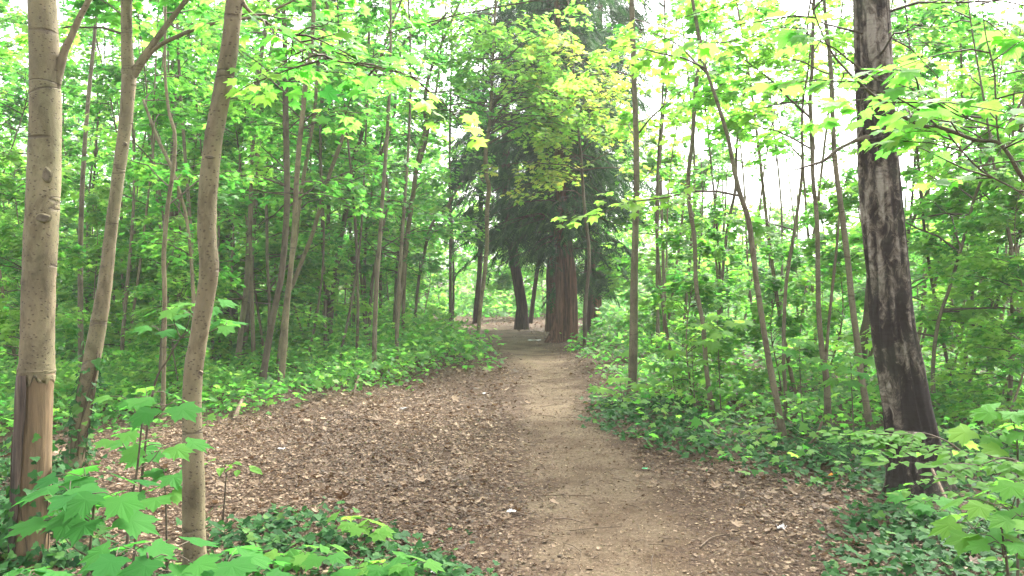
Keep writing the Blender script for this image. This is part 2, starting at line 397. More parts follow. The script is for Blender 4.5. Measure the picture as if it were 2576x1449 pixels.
# undergrowth: seedlings and herbs too many to count
def undergrowth():
    parts = []
    for poly, x0, x1, y0, y1, n, s0, hg in ((POLY_L, -9, 1, 6.5, 14, 44000, .055, .48), (POLY_L, -14, 1, 14, 26, 52000, .08, .8), (POLY_L, -24, 0, 26, 48, 26000, .16, .9),
                                            (POLY_B, -6, 5, 27, 46, 14000, .15, .9),
                                            (POLY_R, .8, 9, 6.5, 14, 24000, .055, .42), (POLY_R, 1, 15, 14, 26, 30000, .08, .6), (POLY_R, 2, 26, 26, 48, 26000, .16, .9)):
        x, y = scatter(n, x0, x1, y0, y1, poly, (.25, .45)); n = len(x)
        cl = .5 + .5 * np.sin(x * 1.7 + 2 * np.sin(y * 1.1)) * np.sin(y * 1.3 + 1.5 * np.sin(x * 1.2) + 1)
        k = rng.random(n) < .3 + .7 * cl; x, y, cl = x[k], y[k], cl[k]; n = len(x)
        k = ~(inside(IVY_R, x, y) & (rng.random(n) < .75)) & ~(pathness(x, y) > .35); x, y, cl = x[k], y[k], cl[k]; n = len(x)
        th = rng.uniform(0, 2 * math.pi, n)
        ax = np.stack([np.cos(th), np.sin(th), rng.normal(-.3, .3, n)], -1)
        nr = np.stack([rng.normal(0, .35, n), rng.normal(-.2, .35, n), np.ones(n)], -1)
        z = H(x, y) + .03 + hg * 1.25 * (.2 + .8 * cl) * rng.beta(1.3, 1.5, n)
        tint = np.clip(rng.normal(.45, .22, n) + .3 * (cl - .5), 0, 1)
        tpl = MAPLE_MID if y1 < 20 else MAPLE_LO
        parts.append((*leaves(tpl, np.stack([x, y, z], -1), ax, nr, s0 * rng.lognormal(0, .3, n), tint), 0, False))
    tagit(mesh('undergrowth', parts, [LM]), kind='stuff')
undergrowth()

# ------------------------------------------------------------------ crowns
def limbs(org, az, el, ln, r0, K=6, sag=.25):
    """curved limbs: (n,K,3), (n,K)"""
    n = len(org); s = np.linspace(0, 1, K)
    d = np.stack([np.cos(az) * np.cos(el), np.sin(az) * np.cos(el), np.sin(el)], -1)
    P = org[:, None] + d[:, None] * (ln[:, None] * s)[..., None]
    side = np.stack([-np.sin(az), np.cos(az), np.zeros(n)], -1)
    P += side[:, None] * (ln * rng.normal(0, .07, n))[:, None, None] * (np.sin(s * math.pi))[None, :, None]
    P[..., 2] -= (ln * sag)[:, None] * s[None] ** 2
    P += rng.normal(0, .012, P.shape) * ln[:, None, None] * (s > 0)[None, :, None]
    Rr = r0[:, None] * (1 - .8 * s)[None]
    return P, Rr
def crown_parts(trunk, z0, z1, n_l, ln_rng, leaf, tpl, tint=(.45, .2), twigs=7, per=10, el=(.0, .95), sag=.28, az=None, bare=.0, rmul=1.0, dens_top=1.0):
    """trunk (K,3) world polyline. returns mesh parts: twigs (mat 0) and leaves (mat 1)"""
    leaf = leaf * .72
    zz = trunk[:, 2]
    t = z0 + (z1 - z0) * rng.random(n_l) ** dens_top
    org = np.stack([np.interp(t, zz, trunk[:, k]) for k in range(3)], -1)
    a = rng.uniform(0, 2 * math.pi, n_l) if az is None else rng.normal(az[0], az[1], n_l)
    e = rng.uniform(el[0], el[1], n_l)
    rel = (t - z0) / max(z1 - z0, 1e-3)
    ln = rng.uniform(ln_rng[0], ln_rng[1], n_l) * (1 - .35 * rel)
    P, Rr = limbs(org, a, e, ln, rmul * (.004 + .0065 * ln), 6, sag)
    tv, tt = tubes(P, Rr, 4)
    parts = [(tv, tt, None, 0, True)]
    # twigs
    m = twigs
    s = rng.uniform(.25, 1, (n_l, m)); s[:, -1] = 1
    fi = s * 5; i0 = np.clip(fi.astype(int), 0, 4); fr = (fi - i0)[..., None]
    ar = np.arange(n_l)[:, None]
    o2 = P[ar, i0] * (1 - fr) + P[ar, i0 + 1] * fr
    da = a[:, None] + rng.choice([-1, 1], (n_l, m)) * rng.uniform(.35, 1.1, (n_l, m)); da[:, -1] = a
    l2 = ln[:, None] * rng.uniform(.22, .42, (n_l, m)) * (1.15 - .5 * s)
    o2 = o2.reshape(-1, 3); da = da.ravel(); l2 = l2.ravel()
    P2, R2 = limbs(o2, da, rng.uniform(-.15, .35, len(o2)), l2, rmul * np.full(len(o2), .0035) + .003 * l2, 4, .3)
    tv, tt = tubes(P2, R2, 3)
    parts.append((tv, tt, None, 0, True))
    # leaves along the twigs
    n2 = len(o2); k = per
    s = rng.uniform(.2, 1.05, (n2, k)); fi = np.clip(s, 0, .999) * 3; i0 = fi.astype(int); fr = (fi - i0)[..., None]
    ar = np.arange(n2)[:, None]
    o3 = P2[ar, i0] * (1 - fr) + P2[ar, i0 + 1] * fr
    la = da[:, None] + rng.choice([-1, 1], (n2, k)) * rng.uniform(.1, 1.5, (n2, k))
    o3 = o3.reshape(-1, 3); la = la.ravel(); n3 = len(o3)
    if bare > 0:
        kk = rng.random(n3) > bare; o3, la = o3[kk], la[kk]; n3 = len(o3)
    off = rng.uniform(.02, .09, n3) * (leaf / .1)
    ax = np.stack([np.cos(la), np.sin(la), rng.normal(-.38, .28, n3)], -1)
    pos = o3 + ax * off[:, None]; pos[:, 2] += rng.normal(0, .06, n3)
    nr = np.stack([.25 * np.cos(la) + rng.normal(0, .28, n3), .25 * np.sin(la) + rng.normal(0, .28, n3), np.ones(n3)], -1)
    cl = np.repeat(rng.normal(0, .2, n_l), m * k)
    if bare > 0: cl = cl[kk]
    ti = np.clip(rng.normal(tint[0], tint[1], n3) + cl, 0, 1)
    v, t3, aa = leaves(tpl, pos, ax, nr, leaf * rng.lognormal(0, .22, n3), ti)
    parts.append((v, t3, aa, 1, False))
    return parts

def trace(pts, d, lean=0.0):
    """pixel trace (x, y, width), base first -> world polyline and radii; depth drifts with height by lean"""
    out, rad = [], []
    for x, y, w in pts:
        z = EYE - (y - HY) * d / F
        dd = d + lean * max(z, 0)
        out.append(P3(x, y, dd)); rad.append(w * .465 * dd / F)
    return np.array(out), np.array(rad)
def trunk_mesh(pts, rad, sides=12, sub=6, rough=.04, ground=True, flare=1.25):
    pts = pts.copy(); rad = rad.copy()
    if ground:
        g = Hs(pts[0][0], pts[0][1])
        pts[0, 2] = g - .06; rad[0] *= flare
    P = spline(pts, sub); r = np.interp(np.linspace(0, len(rad) - 1, len(P)), np.arange(len(rad)), rad)
    K = len(P)
    w = 1 + rng.normal(0, rough, (1, K, sides)) * .5
    w = w * (1 + .05 * np.sin(np.linspace(0, 9, K) + rng.uniform(0, 6)))[None, :, None]
    v, t = tubes(P, r, sides, True, w)
    return P, r, v, t

TREES = []
def tree(label, d, pts, bark=None, up=True, lean=0.0, crown=None, name='maple_tree', cat='tree', group=None, sides=10, forks=(), leafmat=None, rough=.04, base=None, flare=1.3, topfade=.6):
    """pts: (x, y, width) from the base upwards; the base row follows from the depth"""
    bark = bark or BM
    yb = HY + EYE * F / d
    pts = [p for p in pts]
    if base is None:
        pts[0] = (pts[0][0], yb, pts[0][2])
    if up:                                                    # carry the stem on above the frame
        (x1, y1, w1), (x2, y2, w2) = pts[-2], pts[-1]
        dx = (x2 - x1) / max(1, (y1 - y2)) * 130
        pts += [(x2 + dx, y2 - 130, w2 * .9), (x2 + dx * 2.6, y2 - 320, w2 * .7), (x2 + dx * 4, y2 - 560, w2 * .35)]
    p, r = trace(pts, d, lean)
    P, rr, v, t = trunk_mesh(p, r, sides, 6, rough, flare=flare)
    org = (P[0][0], P[0][1], Hs(P[0][0], P[0][1]))
    root = empty(name, org); tagit(root, label, cat, group)
    to = mesh('trunk', [(v, t, None, 0, True)], [bark], root, org)
    for fk in forks:
        fp, fr = trace(fk, d, lean)
        FP, fr2, fv, ft = trunk_mesh(fp, fr, max(6, sides - 2), 6, rough, ground=False)
        mesh('limb', [(fv, ft, None, 0, True)], [bark], root, org)
    if crown:
        cs = crown if isinstance(crown, list) else [crown]
        parts = []
        for c in cs:
            c = dict(c); tr = P
            if d < 18 and 'az' not in c: c['az'] = (math.pi / 2, 1.25)
            if 'fork' in c:
                tr, _ = trace(forks[c.pop('fork')], d, lean); tr = spline(tr, 5)
                tr = tr[np.argsort(tr[:, 2])]
            parts += crown_parts(tr, **c)
        mesh('crown', parts, [TW, leafmat or LM], root, org)
    TREES.append(root)
    return root, P

def CR(z0, z1, n, ln=(.8, 2.0), leaf=.11, tpl=MAPLE_LO, **k):
    return dict(z0=z0, z1=z1, n_l=n, ln_rng=ln, leaf=leaf, tpl=tpl, **k)

# ------------------------------------------------------------------ the traced trees
# near left: peeled trunk
A, PA = tree('thick pale trunk at left edge with bark peeled off its lower half', 4.75,
     [(72, 1425, 92), (76, 1360, 96), (80, 1240, 90), (84, 1120, 88), (90, 1000, 88), (92, 938, 90)], WOOD, up=False, sides=28, rough=.03,
     forks=[[(92, 950, 88), (92, 930, 98), (93, 915, 94), (94, 850, 88), (97, 723, 84), (103, 600, 82), (110, 450, 80), (114, 300, 78), (112, 150, 76), (106, 0, 74), (102, -150, 70), (98, -400, 60)],
            [(120, 280, 40), (146, 190, 24), (162, 130, 20), (180, 90, 18), (202, 40, 17), (228, -10, 15), (270, -120, 12), (330, -300, 7)]],
     crown=[CR(3.5, 4.8, 8, (.8, 1.6), .11, MAPLE_MID, fork=0, az=(1.8, .6))])
for ch in A.children:
    if ch.name.startswith('limb'): ch.data.materials.clear(); ch.data.materials.append(BM)
# ragged lower rim of the surviving bark
_l = [c for c in A.children if c.name.startswith('limb')][0].data
_z0 = min(v.co.z for v in _l.vertices)
_r0 = [v for v in _l.vertices if v.co.z < _z0 + .012]
for _i, _v in enumerate(_r0): _v.co.z += .022 * math.sin(_i * 1.7) + rng.uniform(-.045, .008)
# rotten strip and knot on that trunk
def wound():
    g = []
    org = A.location
    rows = [(940, 68, 26), (990, 66, 30), (1050, 64, 30), (1110, 61, 26), (1170, 58, 25), (1240, 52, 25), (1310, 46, 24), (1380, 44, 18)]
    d = 4.75; vs = []; S = 9
    for y, x, w in rows:
        cx = np.interp(y, [938, 1425], [92, 74]); rad = np.interp(y, [938, 1425], [45, 47])
        for k in range(S):
            px = x + 8 + (k / (S - 1) - .5) * w * 1.25
            u = np.clip((px - cx) / (rad * 1.02), -.97, .97)
            edge = 1 if k in (0, S - 1) else 0
            yy = -math.sqrt(1 - u * u) * rad * (1.12 - .08 * edge) + rng.normal(0, .8)
            vs.append(((px - CX) * d / F, d + yy * d / F - .002, EYE - (y - HY) * d / F))
    t = []
    for r_ in range(len(rows) - 1):
        for k in range(S - 1):
            a_ = r_ * S + k; t += [(a_, a_ + 1, a_ + S + 1), (a_, a_ + S + 1, a_ + S)]
    o = mesh('rotten_streak', [(np.array(vs), t, None, 0, True)], [SCAR], A, tuple(org)); o['label'] = 'dark rotten groove in the bare wood'
    m = o.modifiers.new('thick', 'SOLIDIFY'); m.thickness = .006; m.offset = 1
wound()
def knot(root, px, py, d, w, h, rad):
    """an eye-shaped branch scar standing proud of the trunk"""
    c = np.array(P3(px, py, d - rad)); th = np.linspace(0, 2 * math.pi, 18, endpoint=False)
    v = []; t = []
    for ri, (s, out_) in enumerate(((1.0, .004), (.75, -.004), (.45, -.005), (.22, .001))):
        for a_ in th: v.append(c + np.array((math.cos(a_) * w * s, out_, math.sin(a_) * h * s + .10 * h * math.cos(3 * a_))))
    for ri in range(3):
        for k in range(18):
            a_ = ri * 18 + k; b_ = ri * 18 + (k + 1) % 18; t += [(a_, b_, b_ + 18), (a_, b_ + 18, a_ + 18)]
    v.append(c + np.array((0, .001, 0)))
    for k in range(18): t.append((54 + k, 54 + (k + 1) % 18, 72))
    mesh('knot', [(np.array(v), t[:36], None, 0, True), (np.array(v), t[36:], None, 1, True)], [BM, BM2], root, tuple(root.location))
knot(A, 108, 548, 4.75, .048, .026, .085)
knot(A, 118, 440, 4.75, .030, .045, .083)

Bt, PB = tree('leaning pale trunk that forks low, ivy round its foot, second from left edge', 7.1,
     [(183, 1180, 50), (192, 1123, 44), (215, 998, 42), (237, 873, 43), (255, 773, 40), (266, 700, 38), (280, 575, 34), (300, 425, 33), (317, 300, 33), (325, 190, 36)], BM, up=False, sides=18,
     forks=[[(325, 215, 36), (322, 165, 32), (319, 100, 31), (318, 0, 30), (316, -120, 27), (312, -320, 18)],
            [(328, 200, 24), (350, 162, 20), (378, 120, 17), (430, 50, 15), (472, -5, 14), (540, -90, 11), (640, -220, 6)],
            [(340, 190, 16), (370, 145, 12), (400, 115, 11), (450, 90, 11), (500, 70, 10), (560, 54, 9), (640, 42, 7), (700, 20, 6), (760, -10, 4)]],
     crown=[CR(3.6, 5.2, 8, (.7, 1.5), .10, MAPLE_MID, fork=0), CR(3.5, 5.0, 9, (.5, 1.2), .10, MAPLE_MID, fork=1)])
Ct, PC = tree('smooth tan trunk third from left edge, cut off by the bottom edge', 4.35,
     [(492, 1480, 60), (490, 1400, 58), (487, 1300, 57), (487, 1223, 57), (485, 1123, 55), (483, 1023, 51), (487, 933, 53), (500, 848, 49), (517, 748, 50), (526, 675, 52), (521, 600, 50),
      (522, 500, 49), (531, 400, 47), (541, 325, 46), (560, 225, 45), (577, 125, 44), (590, 0, 43)], BM, sides=24,
     forks=[[(597, -20, 22), (622, 22, 9), (662, 52, 7), (720, 84, 6.5), (790, 125, 6), (845, 152, 5.5), (930, 168, 5), (1030, 190, 3.5), (1120, 230, 2)]],
     crown=[CR(2.6, 2.98, 20, (.2, .6), .085, MAPLE_MID, fork=0, el=(-.2, .3), tint=(.6, .15), twigs=3, per=4)])
knot(Ct, 527, 395, 4.35, .03, .008, .048); knot(Ct, 505, 938, 4.35, .014, .012, .052); knot(Bt, 315, 362, 7.1, .02, .018, .055)

b = BM
tree('thin wavy stem between the second and third thick trunks', 9.5, [(408, 1060, 12), (412, 940, 12), (414, 800, 12), (414, 720, 12), (412, 640, 12), (422, 520, 11), (435, 430, 12), (440, 340, 10), (425, 280, 9), (415, 180, 8), (416, 60, 7)], BM, crown=CR(1.2, 4.6, 9, (.7, 1.5), .09, MAPLE_MID, rmul=.9, az=(1.9, .7)))
tree('slim bent stem curving left at its top, close beside the third thick trunk', 10.5, [(492, 1030, 11), (488, 900, 11), (487, 780, 10), (485, 720, 10), (478, 620, 9), (465, 530, 9), (430, 420, 10), (395, 345, 9), (360, 250, 6)], BM, up=False, crown=CR(1.6, 4.2, 8, (.7, 1.4), .09, MAPLE_MID, az=(1.9, .7)))
tree('pencil-thin stem with a kink, left of the wavy one', 11.0, [(398, 1010, 8), (404, 900, 8), (415, 700, 7), (412, 560, 7), (400, 480, 7), (386, 400, 6), (384, 330, 5), (390, 200, 4)], BG, crown=CR(1.4, 5.0, 7, (.7, 1.5), .09, MAPLE_MID, az=(1.9, .7)))
tree('slim grey stem of the left thicket, leftmost of its clump', 14.5, [(592, 940, 16), (602, 873, 15), (610, 798, 15), (620, 725, 15), (625, 625, 15), (632, 500, 14), (635, 400, 13), (635, 300, 12), (647, 190, 12), (665, 90, 11), (675, 0, 10)], BG, crown=CR(1.0, 6.4, 18, (.9, 2.0)))
tree('slender stem just behind the leftmost of the left clump', 16, [(610, 915, 12), (628, 750, 12), (634, 650, 12), (640, 550, 12), (647, 450, 11), (650, 350, 11), (657, 290, 10), (670, 200, 10), (685, 110, 10), (702, 25, 9)], BG, crown=CR(1.0, 7.0, 18, (.9, 2.1)))
tree('thin stem bowed to the right, between grey clump and dark trunk', 15, [(672, 930, 9), (677, 800, 9), (676, 725, 8), (672, 650, 8), (670, 525, 8), (657, 455, 8), (640, 360, 7), (627, 250, 6)], BG, up=False, crown=CR(1.2, 4.8, 11, (.9, 1.8)))
tree('dark straight trunk in front of the left thicket, leaning at its foot', 12.4, [(655, 975, 20), (667, 913, 19), (682, 823, 18), (697, 748, 17), (707, 700, 17), (717, 600, 17), (722, 500, 16), (721, 400, 16), (719, 300, 15), (717, 200, 14), (716, 100, 13), (712, 0, 12)], BM2, sides=14, crown=CR(2.6, 6.6, 18, (1.0, 2.2), .11, MAPLE_MID))
tree('tall straight tan stem just right of the dark trunk', 12.0, [(703, 985, 17), (715, 873, 16), (722, 773, 15), (728, 710, 15), (740, 575, 14), (745, 475, 14), (752, 375, 13), (760, 300, 13), (767, 225, 13), (780, 140, 12), (787, 75, 12), (790, 0, 12)], BM, sides=14, crown=CR(2.4, 6.4, 18, (1.0, 2.2), .11, MAPLE_MID))
tree('second tan stem behind the tall straight one, drifting right', 13.4, [(695, 953, 12), (705, 873, 12), (717, 773, 11), (727, 700, 11), (745, 600, 10), (752, 525, 10), (767, 425, 10), (780, 350, 10), (792, 275, 9), (797, 200, 9), (807, 125, 9), (822, 0, 8)], BM, crown=CR(1.6, 6.4, 17, (.9, 2.0)))
tree('slim upright dark stem crossing the long slanting one', 16, [(818, 910, 9), (818, 800, 9), (817, 725, 8), (812, 625, 8), (810, 525, 8), (807, 425, 8), (806, 300, 7), (812, 250, 7), (817, 125, 7), (826, 0, 6)], BM2, crown=CR(1.2, 7.0, 17, (.9, 2.1)))
tree('long slanting stem leaning far to the right across the left thicket', 13.8, [(715, 950, 13), (722, 760, 12), (737, 715, 12), (762, 650, 12), (787, 585, 12), (812, 500, 11), (832, 430, 11), (852, 375, 11), (872, 320, 10), (902, 260, 9), (922, 230, 9), (947, 180, 8), (962, 130, 8), (987, 60, 7), (1010, 0, 6)], BM, crown=CR(2.4, 6.2, 16, (.8, 1.8)))
tree('crooked brown stem with rough dark bark, right of the slanting one', 17.5, [(830, 896, 15), (832, 800, 15), (842, 700, 14), (852, 625, 14), (865, 560, 14), (877, 490, 13), (887, 430, 13), (895, 380, 12), (907, 350, 10), (919, 280, 10), (912, 210, 9), (925, 150, 8), (930, 30, 7)], BM2, crown=CR(1.5, 7.6, 21, (1.0, 2.3), .12))
tree('very thin upright stem in the left thicket behind the crooked one', 20, [(890, 870, 6), (892, 725, 6), (899, 600, 6), (902, 490, 5), (905, 380, 4)], BG, crown=CR(1.2, 7.6, 17, (1.0, 2.3), .12))
tree('thin stem curving right beside the snaking dark one', 19, [(918, 880, 8), (920, 790, 8), (917, 700, 8), (922, 575, 7), (932, 500, 7), (952, 400, 6), (968, 300, 5)], BG, crown=CR(1.5, 8, 18, (1.0, 2.3), .12))
tree('snaking dark stem that bends right near its top', 17, [(922, 900, 10), (930, 800, 10), (935, 720, 9), (945, 665, 9), (957, 600, 9), (967, 550, 9), (977, 500, 9), (970, 440, 9), (962, 385, 9), (977, 340, 8), (992, 280, 8), (997, 210, 8), (1005, 150, 7), (1017, 105, 7), (1052, 80, 7), (1102, 55, 6), (1127, 30, 5)], BM2, up=False, crown=CR(1.8, 7.2, 18, (1.0, 2.2), .12))
tree('brown stem with an elbow halfway, right side of the left thicket', 18, [(995, 890, 13), (1000, 800, 13), (1012, 700, 12), (1022, 615, 12), (1032, 540, 12), (1040, 485, 12), (1047, 425, 12), (1062, 360, 11), (1072, 310, 11), (1067, 270, 10), (1077, 200, 9), (1095, 145, 8), (1115, 100, 7)], BM, crown=CR(1.6, 8, 21, (1.1, 2.3), .12))
tree('slim stem running close behind the elbowed stem', 18.8, [(1012, 882, 9), (1018, 700, 9), (1030, 560, 9), (1037, 520, 9), (1047, 440, 8), (1067, 375, 8), (1082, 300, 7), (1100, 210, 6), (1112, 100, 5)], BM, crown=CR(1.6, 8.2, 17, (1.1, 2.3), .12))
tree('short stem slanting up right below the elbowed stem', 19.5, [(985, 876, 9), (992, 800, 9), (997, 700, 8), (1002, 640, 8), (1010, 565, 7), (1037, 490, 6), (1050, 440, 4)], BG, up=False, crown=CR(1.0, 4.2, 11, (.9, 2.0), .12))
tree('stem leaning hard right with a broken-looking top, before the conifers', 20, [(1040, 871, 9), (1045, 790, 9), (1054, 700, 8), (1067, 640, 8), (1077, 590, 8), (1092, 555, 8), (1117, 530, 8), (1142, 490, 7), (1165, 455, 4)], BG, up=False, crown=CR(1.0, 3.4, 9, (.9, 2.0), .12))
tree('straight dark pole-like stem, last before the clearing', 24, [(1134, 843, 9), (1133, 780, 9), (1133, 650, 8), (1132, 550, 8), (1131, 450, 7), (1133, 300, 5)], BM2, crown=CR(3.0, 9.5, 21, (1.2, 2.6), .13))
tree('thin straight stem rising behind the left thicket with few branches', 22, [(1012, 856, 6), (1016, 600, 6), (1019, 390, 5), (1022, 270, 5), (1066, 150, 5), (1072, 20, 4)], BG, crown=CR(2.0, 9.0, 21, (1.1, 2.4), .13))
Wt, PW = tree('slim crooked stem standing alone at the left edge of the clearing', 18.4, [(1198, 886, 13), (1203, 845, 11), (1206, 800, 12), (1211, 752, 11), (1220, 678, 12), (1225, 605, 11), (1225, 531, 11), (1230, 472, 12), (1224, 443, 11), (1222, 384, 11), (1230, 320, 9), (1236, 240, 8), (1240, 140, 7), (1246, 20, 6)], BM, leafmat=LM,
     crown=[CR(4.6, 8.6, 60, (1.0, 2.8), .125, MAPLE_MID, tint=(.8, .18)), CR(4.3, 5.6, 14, (1.5, 3.2), .125, MAPLE_MID, az=(.1, .5), tint=(.9, .1), sag=.35)])
# young yellow-leaved maple in front of the conifers (its slim stem is lost among them)
tree('slim maple with yellow-green young leaves hanging before the dark conifers', 18.5, [(1470, 875, 9), (1474, 760, 9), (1482, 640, 9), (1470, 520, 9), (1462, 400, 8), (1450, 280, 7), (1440, 140, 6), (1430, 20, 5)], BM2, leafmat=LY,
     crown=[CR(3.7, 6.6, 46, (1.1, 2.7), .125, MAPLE_MID, tint=(.35, .28), per=8), CR(3.3, 5.6, 9, (.8, 1.7), .12, MAPLE_MID, az=(3.3, .5), tint=(.45, .25), sag=.35, per=7)])

# right of the clearing
tree('straight grey-brown trunk at the right side of the path', 11.4, [(1588, 1000, 25), (1591, 960, 24), (1594, 840, 22), (1595, 723, 20), (1598, 600, 18), (1601, 480, 17), (1601, 400, 17), (1599, 300, 16), (1595, 200, 15), (1592, 100, 14), (1589, 0, 13)], BG, sides=16, crown=CR(3.2, 5.9, 8, (.9, 2.1), .11, MAPLE_MID, tint=(.75, .18)))
tree('left one of the twin thin stems right of the straight grey-brown trunk', 16, [(1654, 914, 10), (1655, 800, 9), (1653, 700, 9), (1655, 540, 8), (1660, 400, 8), (1669, 280, 7), (1676, 230, 5)], BG, crown=CR(1.6, 5.2, 5, (.7, 1.6), .11, bare=.3, tint=(.7, .18)))
tree('right one of the twin thin stems right of the straight grey-brown trunk', 15.5, [(1675, 921, 11), (1672, 820, 10), (1671, 723, 10), (1667, 620, 9), (1664, 520, 8), (1662, 420, 6)], BG, up=False, crown=CR(1.2, 3.6, 4, (.7, 1.5), .11))
tree('wavy slim trunk left of the wide gap of white sky', 9.8, [(1798, 1050, 14), (1779, 948, 13), (1769, 823, 13), (1752, 723, 12), (1747, 601, 12), (1736, 526, 12), (1732, 441, 11), (1742, 350, 11), (1750, 225, 11), (1760, 140, 10), (1755, 75, 10), (1742, 0, 9)], BG, sides=12, crown=CR(2.6, 5.2, 6, (.8, 1.8), .115, MAPLE_MID, tint=(.8, .16)))
tree('slim trunk sweeping from upper left down right, crossing thin dark stems', 8.45, [(1975, 1105, 19), (1957, 1023, 18), (1939, 933, 18), (1924, 848, 16), (1909, 748, 16), (1902, 700, 15), (1893, 626, 15), (1882, 551, 14), (1861, 486, 13), (1847, 426, 12), (1830, 341, 11), (1802, 250, 10), (1772, 160, 8), (1762, 90, 5)], BG, up=False, sides=14, crown=CR(2.4, 4.3, 5, (.7, 1.6), .115, MAPLE_MID, tint=(.85, .14)))
tree('thin dark stem leaning right behind the sweeping trunk', 12.5, [(1812, 974, 8), (1814, 850, 8), (1815, 726, 8), (1830, 576, 8), (1850, 476, 8), (1852, 400, 7), (1857, 325, 7), (1872, 225, 6), (1887, 140, 5)], BM2, crown=CR(1.6, 5.6, 5, (.7, 1.6), .11, bare=.2, tint=(.8, .16)))
tree('thin stem left of the thin dark one, forking in two low down', 13.5, [(1806, 954, 8), (1807, 800, 8), (1807, 721, 7), (1797, 601, 6), (1800, 500, 6), (1812, 441, 5)], BG, up=False, crown=CR(1.0, 3.6, 4, (.7, 1.4), .11, tint=(.6, .18)),
     forks=[[(1807, 700, 6), (1822, 560, 6), (1826, 490, 5), (1829, 430, 3)]])
tree('slim trunk forking at knee height, third from the birch', 8.9, [(2080, 1085, 21), (2082, 1020, 18), (2078, 948, 17), (2067, 873, 15), (2059, 773, 14), (2058, 701, 14), (2055, 551, 12), (2045, 451, 11), (2043, 351, 11), (2038, 250, 10), (2043, 165, 9), (2046, 60, 8)], BG, sides=14, crown=CR(2.8, 5.0, 6, (.8, 1.8), .115, MAPLE_MID, tint=(.85, .14)),
     forks=[[(2078, 905, 10), (2084, 823, 8), (2094, 723, 8), (2103, 640, 7), (2110, 560, 6), (2118, 470, 4)]])
tree('slim stem bending left at the top, beside the low-forked trunk', 9.5, [(1978, 1061, 12), (1976, 990, 11), (1972, 923, 10), (1972, 823, 10), (1977, 723, 9), (1984, 670, 9), (2003, 551, 9), (2018, 426, 8), (2018, 281, 7), (2033, 175, 6), (2042, 80, 5)], BG, crown=CR(2.0, 5.2, 5, (.7, 1.6), .115, MAPLE_MID, tint=(.8, .16)))
tree('smooth slim trunk nearest the birch on its left', 8.6, [(2194, 1098, 21), (2180, 1023, 19), (2167, 948, 18), (2155, 848, 17), (2142, 750, 16), (2135, 676, 15), (2123, 576, 15), (2113, 501, 14), (2100, 400, 13), (2095, 300, 13), (2090, 175, 12), (2078, 60, 10), (2073, 0, 9)], BG, sides=14, crown=CR(2.8, 5.2, 6, (.8, 1.8), .115, MAPLE_MID, tint=(.85, .14)))
tree('dark mossy trunk half hidden behind the birch', 11.5, [(2168, 998, 24), (2172, 900, 22), (2182, 780, 20), (2190, 680, 18), (2196, 520, 16), (2200, 380, 14)], BM2, crown=CR(2.0, 5.6, 5, (.8, 1.9), .11, tint=(.7, .18)))
rr = [('thin straight stem first to the right of the birch', 10, [(2350, 1043, 11), (2347, 923, 10), (2360, 813, 10), (2388, 726, 9), (2413, 641, 9), (2438, 551, 9), (2454, 491, 8), (2504, 371, 8), (2559, 275, 7), (2600, 200, 5)]),
      ('thin stem with a bend at its middle, near the right edge', 9.5, [(2535, 1061, 10), (2548, 850, 10), (2544, 726, 10), (2544, 626, 10), (2529, 551, 9), (2509, 471, 8), (2495, 380, 6)]),
      ('slanting stem between the birch and the right edge', 10.5, [(2412, 1027, 10), (2440, 958, 10), (2480, 848, 9), (2520, 723, 9), (2560, 600, 8), (2600, 480, 7)]),
      ('short upright stem behind the slanting one at right', 12, [(2425, 985, 9), (2433, 848, 9), (2448, 723, 8), (2452, 600, 7), (2470, 480, 5)]),
      ('thin stem slanting away from the birch to the upper right', 12.5, [(2262, 974, 9), (2240, 900, 9), (2262, 720, 8), (2278, 601, 8), (2303, 541, 8), (2343, 461, 7), (2380, 380, 5)])]
for lb, d, pts in rr:
    tree(lb, d, pts, BM2 if 'short' in lb else BG, crown=CR(.9, 4.6 if d < 11 else 5.4, 17, (.8, 1.9), .11, MAPLE_MID, tint=(.75, .16)))

# background dark trunk wrapped by leaves at left
tree('thick dark trunk deep in the left wood, wrapped in leaves', 21, [(575, 863, 44), (575, 740, 40), (572, 600, 37), (570, 430, 34), (572, 300, 30), (575, 150, 26)], BCD, sides=12, crown=CR(1.5, 8.5, 46, (1.1, 2.6), .13, tint=(.25, .15)))

